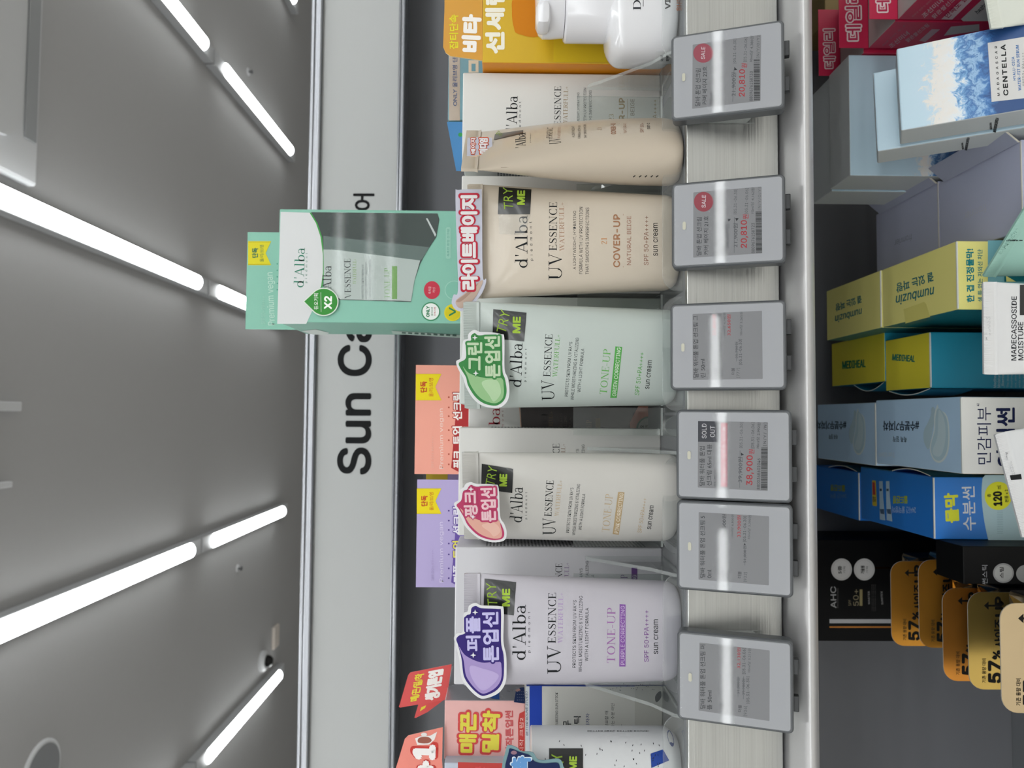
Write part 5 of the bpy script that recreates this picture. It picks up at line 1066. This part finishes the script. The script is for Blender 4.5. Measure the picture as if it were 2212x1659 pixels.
# lavender cartons with raised side flaps
LV = 'b9bcd2'
def lav(label, xr, yr, Yf, Yb, flap, tx):
    P1 = W(xr, yr, Yf); w = .053; t = Thing('sunscreen_carton', label, 'carton', LG); p = t.part('carton_body')
    t.c = Carton(p, (P1[0] - w, Yf, LZ), w, Yb - Yf, P1[2] - LZ, {'all': LV}); x = P1[0]; z = P1[2]
    q = t.part('side_flap', CARD('aaaec4')); y0, y1 = Yf + .001, Yb - .008; h = .020; o = .008; th = .0009
    A = [(x - .0012, y0, z + .0002), (x + o, y0, z + h * .55), (x + o, y1, z + h * .55), (x - .0012, y1, z + .0002)]; B = [(q_[0] - th * .6, q_[1], q_[2] + th) for q_ in A]
    q.add(A + B, [(3, 2, 1, 0), (4, 5, 6, 7), (0, 1, 5, 4), (1, 2, 6, 5), (2, 3, 7, 6), (3, 0, 4, 7)], CARD('aaaec4'))
    e = t.part('lid_edge', CARD('c9c6c0')); e.box((x - w + .001, Yf - .0002, z - .0003), EX, EY, EZ, w - .002, .0007, .0006, CARD('c9c6c0'))
    e.add([(A[0][0], y0 - .0004, z), (A[1][0], y0 - .0004, A[1][2]), (B[1][0], y0 - .0004, B[1][2] + .0003), (B[0][0], y0 - .0004, z + th)], [(0, 1, 2, 3)], CARD('d0cabc'))
    Art(t.p if hasattr(t, 'p') else p, t.c.top, 'L2').t('fromrier', *tx); t.done()
lav('lavender carton with raised side flap, front one beside the pale yellow carton', 2205, 301, .42, .5010, 1, ((1812, 775), (1575, 880), 90, 'bfc0cc', .004, 'sans', 0, None, 1.0, 0, (-4, 92)))
lav('lavender carton with raised side flap, directly behind the front lavender one', 2026, 391, .5025, .588, 1, ((1028, 1095), (845, 1165), 70, '9a9db0', .004, 'sans', 0, None, 1.0, 0, (-4, 72)))

# sea water printed cartons: two leaning back, two upright behind
def water_mat(name, z0, z1):
    """sky above, white spray, churning blue sea below, by height on the carton"""
    m = bpy.data.materials.new(name); m.use_nodes = True; nt = m.node_tree; b = nt.nodes['Principled BSDF']; N = nt.nodes.new; L = nt.links.new
    b.inputs['Roughness'].default_value = .4; tc = N('ShaderNodeTexCoord'); n1 = N('ShaderNodeTexNoise'); n1.inputs['Scale'].default_value = 190; n1.inputs['Detail'].default_value = 9; n1.inputs['Roughness'].default_value = .7; n1.inputs['Distortion'].default_value = .8
    sx = N('ShaderNodeSeparateXYZ'); L(tc.outputs['Object'], sx.inputs[0]); L(tc.outputs['Object'], n1.inputs['Vector'])
    n2 = N('ShaderNodeTexNoise'); n2.inputs['Scale'].default_value = 30; n2.inputs['Detail'].default_value = 4; L(tc.outputs['Object'], n2.inputs['Vector'])
    mr = N('ShaderNodeMapRange'); L(sx.outputs['Z'], mr.inputs['Value']); mr.inputs['From Min'].default_value = z0; mr.inputs['From Max'].default_value = z1; mr.clamp = False
    a1 = N('ShaderNodeMath'); a1.operation = 'MULTIPLY_ADD'; L(n1.outputs['Fac'], a1.inputs[0]); a1.inputs[1].default_value = .75; L(mr.outputs[0], a1.inputs[2])
    a2 = N('ShaderNodeMath'); a2.operation = 'MULTIPLY_ADD'; L(n2.outputs['Fac'], a2.inputs[0]); a2.inputs[1].default_value = .5; L(a1.outputs[0], a2.inputs[2])
    a3 = N('ShaderNodeMath'); a3.operation = 'SUBTRACT'; L(a2.outputs[0], a3.inputs[0]); a3.inputs[1].default_value = .62
    cr = N('ShaderNodeValToRGB'); L(a3.outputs[0], cr.inputs[0]); e = cr.color_ramp.elements
    e[0].position = .0; e[0].color = (*lin('234a80'), 1); e[1].position = 1; e[1].color = (*lin('c0dae8'), 1)
    for p, c in ((.14, '3f78b8'), (.24, '9fc4e2'), (.31, '2f68ac'), (.40, '7fb0da'), (.46, 'dfe8ee'), (.54, 'e6e6e4'), (.70, 'e8e4de'), (.80, 'c2dae8')):
        q = e.new(p); q.color = (*lin(c), 1)
    L(cr.outputs[0], b.inputs['Base Color']); return m
SEA = 'c0dae8'; GRYS = 'cbcfd0'
def leaning(label, Yt, pr, pl, d, H=.118, front=None, key=None):
    P1, P0 = W(*pr, Yt), W(*pl, Yt + .0005); tilt = math.radians(26.6); w = np.linalg.norm(P1 - P0); yaw = math.atan2(.004, w) * .9
    t = Thing('serum_carton', label, 'carton', 'sea water printed cartons'); p = t.part('carton_body'); f = np.array([-math.sin(yaw), math.cos(yaw), 0]); az = EZ * math.cos(tilt) + f * math.sin(tilt)
    L = (P0[2] - LZ - d * math.sin(tilt) * 0 - .001) / math.cos(tilt); L = min(L, .19)
    O = P0 - az * L; t.c = Carton(p, O, w, d, L, {'all': GRYS, 'front': front}, yaw, tilt, .0009); t.p = p; return t
YA = .42
t = leaning('sea water printed carton leaning back in front, white name panel with black lettering', YA, (1937, 97), (1946, 282), .021, front=water_mat('water_print', 0.0, 0.1))
zt = W(1940, 190, YA)[2]
def setz(m, za, zb, o):
    for n in m.node_tree.nodes:
        if n.type == 'MAP_RANGE': n.inputs['From Min'].default_value = za - o; n.inputs['From Max'].default_value = zb - o
z_lo = min(v[2] for v in t.p.v); wm = t.p.mats[[i for i, q in enumerate(t.p.mats) if q.name.startswith('water')][0]]
setz(wm, W(2160, 180, .40)[2], W(1985, 180, .41)[2], z_lo)
a = Art(t.p, t.c.front, 'L1'); a.poly([(1408, 350), (1800, 285), (1800, 790), (1440, 830)], 'd3d2d0', 0)
a.t('CENTELLA', (1578, 778), (1552, 362), 40, '16181a', .03, lay=1, sp=1.15); a.t('MADAGASCAR', (1508, 782), (1484, 375), 20, '2a2c2e', .02, lay=1, sp=1.9)
a.t('HYALU-CICA', (1638, 655), (1624, 462), 22, '2f6aa8', .02, lay=1, sp=1.1); a.t('WATER-FIT SUN SERUM', (1682, 738), (1660, 368), 24, '2f6aa8', .02, lay=1, sp=1.1); a.t('SPF50+ PA++++', (1712, 700), (1702, 430), 20, '6a6c6e', 0, lay=1, sp=1.1)
b = Art(t.p, t.c.left, 'L1'); b.t('SKIN1004', (1445, 1055), (1440, 995), 18, '26282a', .02); b.t('MADAGASCAR CENTELLA', (1475, 1078), (1500, 960), 26, '26282a', .02); t.done()
t = leaning('sea water printed carton leaning back, second of the two leaning ones', .4480, (1886, 150), (1895, 327), .0205, front=CARD(SEA))
b = Art(t.p, t.c.left, 'L1'); b.t('SKIN1004', (1215, 1215), (1208, 1160), 16, '2c2e30', .02); b.t('MADAGASCAR CENTELLA', (1240, 1225), (1262, 1120), 22, '2c2e30', .02); t.done()
wm2 = water_mat('water_print_far', 0, .1)
t = lcarton('upright sea water printed carton behind the leaning ones', 1835, 118, 379, .50, .5315, {'all': GRYS, 'front': wm2, 'top': 'c8cbcb'}, 'sea water printed cartons', keep=True)
setz(wm2, W(2060, 360, .5)[2], W(1950, 360, .5)[2], LZ); t.done()
lcarton('upright pale carton farthest back behind the sea water printed ones', 1795, 165, 413, .533, .566, {'all': GRYS, 'front': SEA}, 'sea water printed cartons')

# crimson cartons with header tabs at the right end
CR = 'be2048'
def crimson(label, Yr, yl, xfold, xtop, n):
    X0 = W(xfold, yl, Yr)[0]; z = W(xfold, yl - 20, Yr)[2]; t = Thing('sunscreen_carton', label, 'carton', 'crimson cartons with header tabs'); p = t.part('carton_body')
    t.c = Carton(p, (X0, Yr - .0352, LZ), .05, .0348, z - LZ, {'all': CR, 'top': 'a9a8a4'}); q = t.part('header_tab', label='crimson tab with pink outlined lettering')
    t.p = p; k = 'L1'; fr = Plane((0, Yr - .0003, 0), -EY); zt = W(xtop, yl - 20, Yr)[2]
    q.box((X0, Yr - .0008, z + .0001), EX, EY, EZ, .05, .0006, zt - z, CARD(CR), .0002)
    fr = Plane((0, Yr - .0008, 0), -EY); a = Art(q, fr, 'P'); dx = xfold - xtop
    a.t('데일리', (xtop + dx * .76, yl - 18), (xtop + dx * .73, yl - 18 - dx * 1.78), dx * .5, 'b03050', .02, lay=1, out=[(dx * .045, 'dcc8c8')])
    b = Art(t.p, t.c.left, k)
    if n == 0:
        b.t('조선미녀', (895, 148), (1050, 10), 38, 'd0b8bc', .02, up=(-30, -28)); b.t('맑은쌀선크림', (975, 152), (1180, -30), 34, 'd0b8bc', .015, up=(-26, -24)); b.poly([(1030, 155), (1120, 158), (1330, -50), (1250, -50)], 'd0b8bc', 0); b.t('만족도 결과', (1085, 150), (1290, -50), 40, 'a02848', .02, lay=1, up=(-34, -30)); b.t('피부과 전문의 설문단', (800, 140), (960, 0), 16, 'c08890', 0, up=(-12, -10))
        b.poly([(1190, 155), (1210, 172), (1440, 170), (1440, -60), (1420, -60)], 'c6c3bf', 0); b.t('hwahae', (1330, 115), (1420, 30), 36, '33363a', .01, lay=1, up=(-28, -26))
    elif n == 1:
        b.t('조선미녀', (625, 395), (775, 275), 36, 'b89aa2', .02, up=(-28, -26)); b.t('맑은쌀선크림', (760, 345), (935, 210), 32, 'b89aa2', .015, up=(-24, -22)); b.poly([(850, 330), (900, 340), (1020, 238), (955, 235)], 'b89aa2', 0); b.t('설문단', (545, 385), (745, 205), 14, 'a06878', 0, up=(-10, -9)); b.poly([(1050, 290), (1110, 215), (1340, 195), (1340, 250)], 'b8b4b2', 0)
    t.done()
crimson('crimson carton with header tab, nearest of the three, cut by the picture edge', .46, 43, 1938, 1877, 0)
crimson('crimson carton with header tab, middle of the three', .4965, 105, 1875, 1812, 1)
crimson('crimson carton with header tab, farthest of the three', .5335, 165, 1815, 1768, 2)
t = Thing('kraft_carton', 'brownish gold carton deep on the lower shelf at the photo top', 'carton'); p = t.part('carton_body'); P = W(1800, 46, .60); p.box((P[0], .60, LZ), EX, EY, EZ, .1, .05, W(1782, 20, .60)[2] - LZ, CARD('8a7440'), .0006); t.done()

# black gold foil stick packs
GOLD = mat('gold_foil', 'e3a040', .38, .9, noise=.12, nscale=22, bump=1.0, vary=.25)
PGOLD = mat('pale_gold_foil', 'c9b490', .22, .95, noise=.05, nscale=20, bump=.5, vary=.08)
BLK = mat('pack_black', '09090a', .5, noise=.04, nscale=40, spec=.15)
def pack(label, xt, yr, yl, Y, m, crop_h=74, back=.0):
    X0, X1 = W(xt, yl, Y)[0], W(xt, yr, Y)[0]; zt = W(xt, (yl + yr) / 2, Y)[2]; w = X1 - X0
    t = Thing('sun_stick_pack', label, 'pack', 'black stick packs with gold header cards'); fr = Plane((0, Y, 0), -EY)
    c = t.part('header_card', m); h = .034; r = .0095; n = 6; pts = [(X0, zt - h)]
    for k in range(n + 1): u = math.pi - math.pi / 2 * k / n; pts.append((X0 + r + r * math.cos(u), zt - r + r * math.sin(u)))
    for k in range(n + 1): u = math.pi / 2 - math.pi / 2 * k / n; pts.append((X1 - r + r * math.cos(u), zt - r + r * math.sin(u)))
    pts.append((X1, zt - h)); th = .0007; A = [(x, Y, z) for x, z in pts]; B = [(x, Y + th, z) for x, z in pts]; N = len(pts)
    c.add(A, [tuple(range(N))[::-1][::-1]], m); c.add(A + B, [tuple(range(2 * N - 1, N - 1, -1))] + [(i, (i + 1) % N, (i + 1) % N + N, i + N) for i in range(N)], CARD('c6c0b4'))
    a = Art(c, fr, 'P'); s = (yl - yr) / 209.0
    a.t('57', (xt + 72 * s, yl - 13 * s), (xt + 72 * s, yl - 62 * s), 30 * s, '14120e', .035); a.t('%', (xt + 70 * s, yl - 64 * s), (xt + 70 * s, yl - 84 * s), 18 * s, '14120e', .04)
    a.t('사이즈', (xt + 76 * s, yl - 90 * s), (xt + 74 * s, yl - 152 * s), 20 * s, '14120e', .04); a.t('UP', (xt + 77 * s, yl - 156 * s), (xt + 76 * s, yl - 200 * s), 20 * s, '14120e', .04)
    a.t('기존 용량 대비', (xt + 38 * s, yl - 14 * s), (xt + 38 * s, yl - 66 * s), 9 * s, '2c2618', .01); a.t('*', (xt + 50 * s, yl - 70 * s), (xt + 50 * s, yl - 66 * s), 4 * s, '14120e')
    a.poly([(xt + 33 * s, yl - 180 * s), (xt + 43 * s, yl - 171 * s), (xt + 43 * s, yl - 178 * s), (xt + 72 * s, yl - 178 * s), (xt + 72 * s, yl - 182 * s), (xt + 43 * s, yl - 182 * s), (xt + 43 * s, yl - 189 * s)], '14120e')
    p = t.part('box_body', BLK); bw = w * .86; p.box((X0 + w * .18, Y + .001, LZ), EX, EY, EZ, bw, .0225, zt - h + .012 - LZ, BLK, .0008, {'top': CARD('1a1a1c')})
    f = t.part('roof_flap', PGOLD); q0 = zt - h + .0122; xx0, xx1 = X0 + w * .62, X0 + w * 1.03
    V = [(xx0, Y + .0012, q0), (xx1, Y + .0012, q0), (xx1, Y + .0225, q0), (xx0, Y + .0225, q0), (xx1 - .002, Y + .0012, q0 + .007), (xx1 - .002, Y + .0225, q0 + .001)]
    f.add(V, [(0, 1, 2, 3), (0, 4, 1), (0, 3, 5, 4), (1, 4, 5, 2), (3, 2, 5)], PGOLD); t.done()
    return t
pack('gold header card stick pack, farthest of the five', 1925, 1212, 1395, .568, GOLD)
pack('gold header card stick pack, second farthest of the five', 1985, 1209, 1399, .545, GOLD)
pack('gold header card stick pack, middle one of the five, bronze tone', 2037, 1270, 1471, .515, mat('bronze_foil', 'dc9440', .38, .9, noise=.06, nscale=22, bump=1.0, vary=.25))
pack('gold header card stick pack, second nearest, greenish gold, full lettering visible', 2092, 1279, 1489, .491, mat('green_gold_foil', 'd4b464', .32, .9, noise=.06, nscale=22, bump=.5, vary=.12))
pack('pale gold header card stick pack, nearest of the five', 2162, 1303, 1540, .440, PGOLD)
# black display box at the back
Ya = .63; t = Thing('black_gift_box', 'black box with two round white seals behind the gold cards', 'gift box'); p = t.part('box_body'); X0, X1 = W(1850, 1385, Ya)[0], W(1850, 1166, Ya)[0]
t.c = Carton(p, (X0, Ya, LZ), X1 - X0, .05, W(1730, 1280, Ya)[2] - LZ, {'all': BLK}); a = Art(p, t.c.front, 'L6')
for x, s in ((200, '5종'), (370, '가을웜')):
    a.poly(ell(x, 173, 78, 82), 'c9c6c2'); a.poly(ell(x, 173, 67, 71), 'b4b0ac', 1); a.poly(ell(x, 173, 65, 69), 'cfccc8', 2); a.t(s, (x + 2, 205), (x + 2, 145), 30, '2c2a28', .03, lay=3); a.t('기획', (x + 28, 200), (x + 28, 150), 16, '3c3a38', 0, lay=3)
a.t('AHC', (162, 462), (158, 300), 42, 'a9a8a6', .01); a.t('PROFESSIONAL', (176, 460), (176, 310), 8, '6a6866'); a.t('50+', (328, 445), (326, 322), 40, '8f8468', 0); a.t('SPF', (272, 445), (272, 400), 20, '8f8468'); a.quad([(335, 322), (356, 322), (356, 445), (335, 445)], '8a7f58', 0, 1, 1)
a.t('MASTER', (412, 432), (410, 335), 14, '8a8886', .02); a.t('SUNSTICK', (512, 435), (505, 335), 14, '8a8886', .02)
for i in range(3): a.t('LONG LASTING UV CARE STICK', (432 + i * 12, 485), (430 + i * 12, 285), 6, '5a5856')
BRZ = mat('bronze_trim', '8a5a2c', .25, 1); q = t.part('trim', BRZ)
b = Art(q, t.c.front, 'L6', .00012); b.poly([(110, 598), (600, 598), (600, 610), (110, 610)], BRZ)
for P_, m_ in (([(450, 155), (600, 155), (600, 168), (450, 168)], BRZ), ([(110, 545), (600, 545), (600, 575), (110, 575)], mat('steel_trim', '8f9094', .3, 1))):
    q = t.part('trim', m_); Art(q, t.c.front, 'L6', .00012).poly(P_, m_)
t.done()
Yd = .475; t = Thing('black_carton', 'black stick carton with round grey seals between the blue carton and the gold cards', 'carton'); p = t.part('carton_body'); X0, X1 = W(2110, 1262, Yd)[0], W(2110, 1180, Yd)[0]
t.c = Carton(p, (X0, Yd, LZ), X1 - X0, .03, W(2080, 1200, Yd)[2] - LZ, {'all': BLK}); a = Art(p, t.c.front, 'L6'); a.poly(ell(1410, 200, 78, 74), '8f8f8e'); a.poly(ell(1410, 200, 66, 62), 'a4a4a2', 1); a.t('스팅', (1412, 238), (1412, 155), 32, '2c2a28', .03, lay=2); a.poly(ell(1575, 205, 70, 66), '8f8f8e'); a.t('썬스틱', (1292, 285), (1292, 140), 42, '8f8f92', .0); t.done()

# tester tubes in front on the lower shelf
def ltube(label, P, Y, yaw, lean, H, a0, a1, b0, col, tilt=0, gl=.3, cup='tube'):
    """P: photo position of the middle of the seal top; the tube stands in a clear cup on the shelf"""
    T = W(P[0], P[1], Y); s = TubeShape(0, 0, 0, yaw, H, a0, a1, b0, lean=lean, tilt=tilt); s.o = T - s.R @ np.array([0, 0, H])
    t = Thing('sunscreen_tube', label, 'tube', 'tester tubes on the lower shelf'); p = t.part('tube_body'); p.smooth = True; s.mesh(p, mat('tube_plastic_' + col, col, gl, noise=.04, nscale=30, bump=.05, coat=.25), nu=48); t.s = s; t.p = p
    c = Thing('tester_cup', 'clear riser under the ' + cup, 'riser'); q = c.part('riser_body'); q.box((s.o[0] - .02, s.o[1] - .012, LZ), EX, EY, EZ, .04, .024, max(.01, s.o[2] - LZ - .001 - abs(math.sin(lean)) * a0), ACRF); c.done()
    return t
t = ltube('white tube with black capital lettering in front of the teal carton', (2122, 708.5), .405, 0, math.radians(.6), .135, .022, .0257, .012, 'd6d6d6', cup='white tube with black capital lettering')
a = Art(t.p, t.s, 'L3'); a.t('MADECASSOSIDE', (2008, 1285), (2012, 645), 54, '2a2b30', .012); a.t('MOISTURE', (2079, 1282), (2076, 900), 54, '2a2b30', .012); a.quad([(2042, 530), (2110, 530), (2110, 832), (2042, 832)], mat('label_black', '0e1111', .3, coat=.4), 1, 4, 8); a.t('26D033', (1748, 1078), (1748, 848), 44, 'c2c3c3', .01); t.done()
t = ltube('mint green tube with angled seal in front of the pale yellow carton', (2170, 516), .405, math.radians(-50), 0, .13, .021, .0265, .012, 'a6d2c4', cup='mint green tube')
T = t.s
a = Art(t.p, T, 'L2'); a.t('EXP250507', (1960, 1315), (2160, 1060), 36, '93bcb0', .01); [a.line((2020 + i * 9, 1175), (2030 + i * 9, 1158), 6, '16181a') for i in range(15)]; a.line((2015, 1168), (2190, 1168), 9, '16181a'); t.done()
t = ltube('white tube with embossed date on its seal in front of the cream white carton', (2176, 1050), .405, 0, math.radians(-14), .13, .022, .029, .012, 'd0d1d2', cup='white tube with embossed date')
a = Art(t.p, t.s, 'L4'); a.t('2020527Y', (2120, 1590), (2045, 1345), 34, 'b4b6b8', .01); a.poly([(2062, 1600), (2180, 1585), (2190, 1640), (2075, 1650)], '16181a', 1); t.done()
t = ltube('cream white tube cut by the photo top right corner, near the sea water carton', (2124, -18), .395, math.radians(0), math.radians(-9), .13, .022, .0215, .013, 'd3d6cc', cup='cream white tube'); t.done()
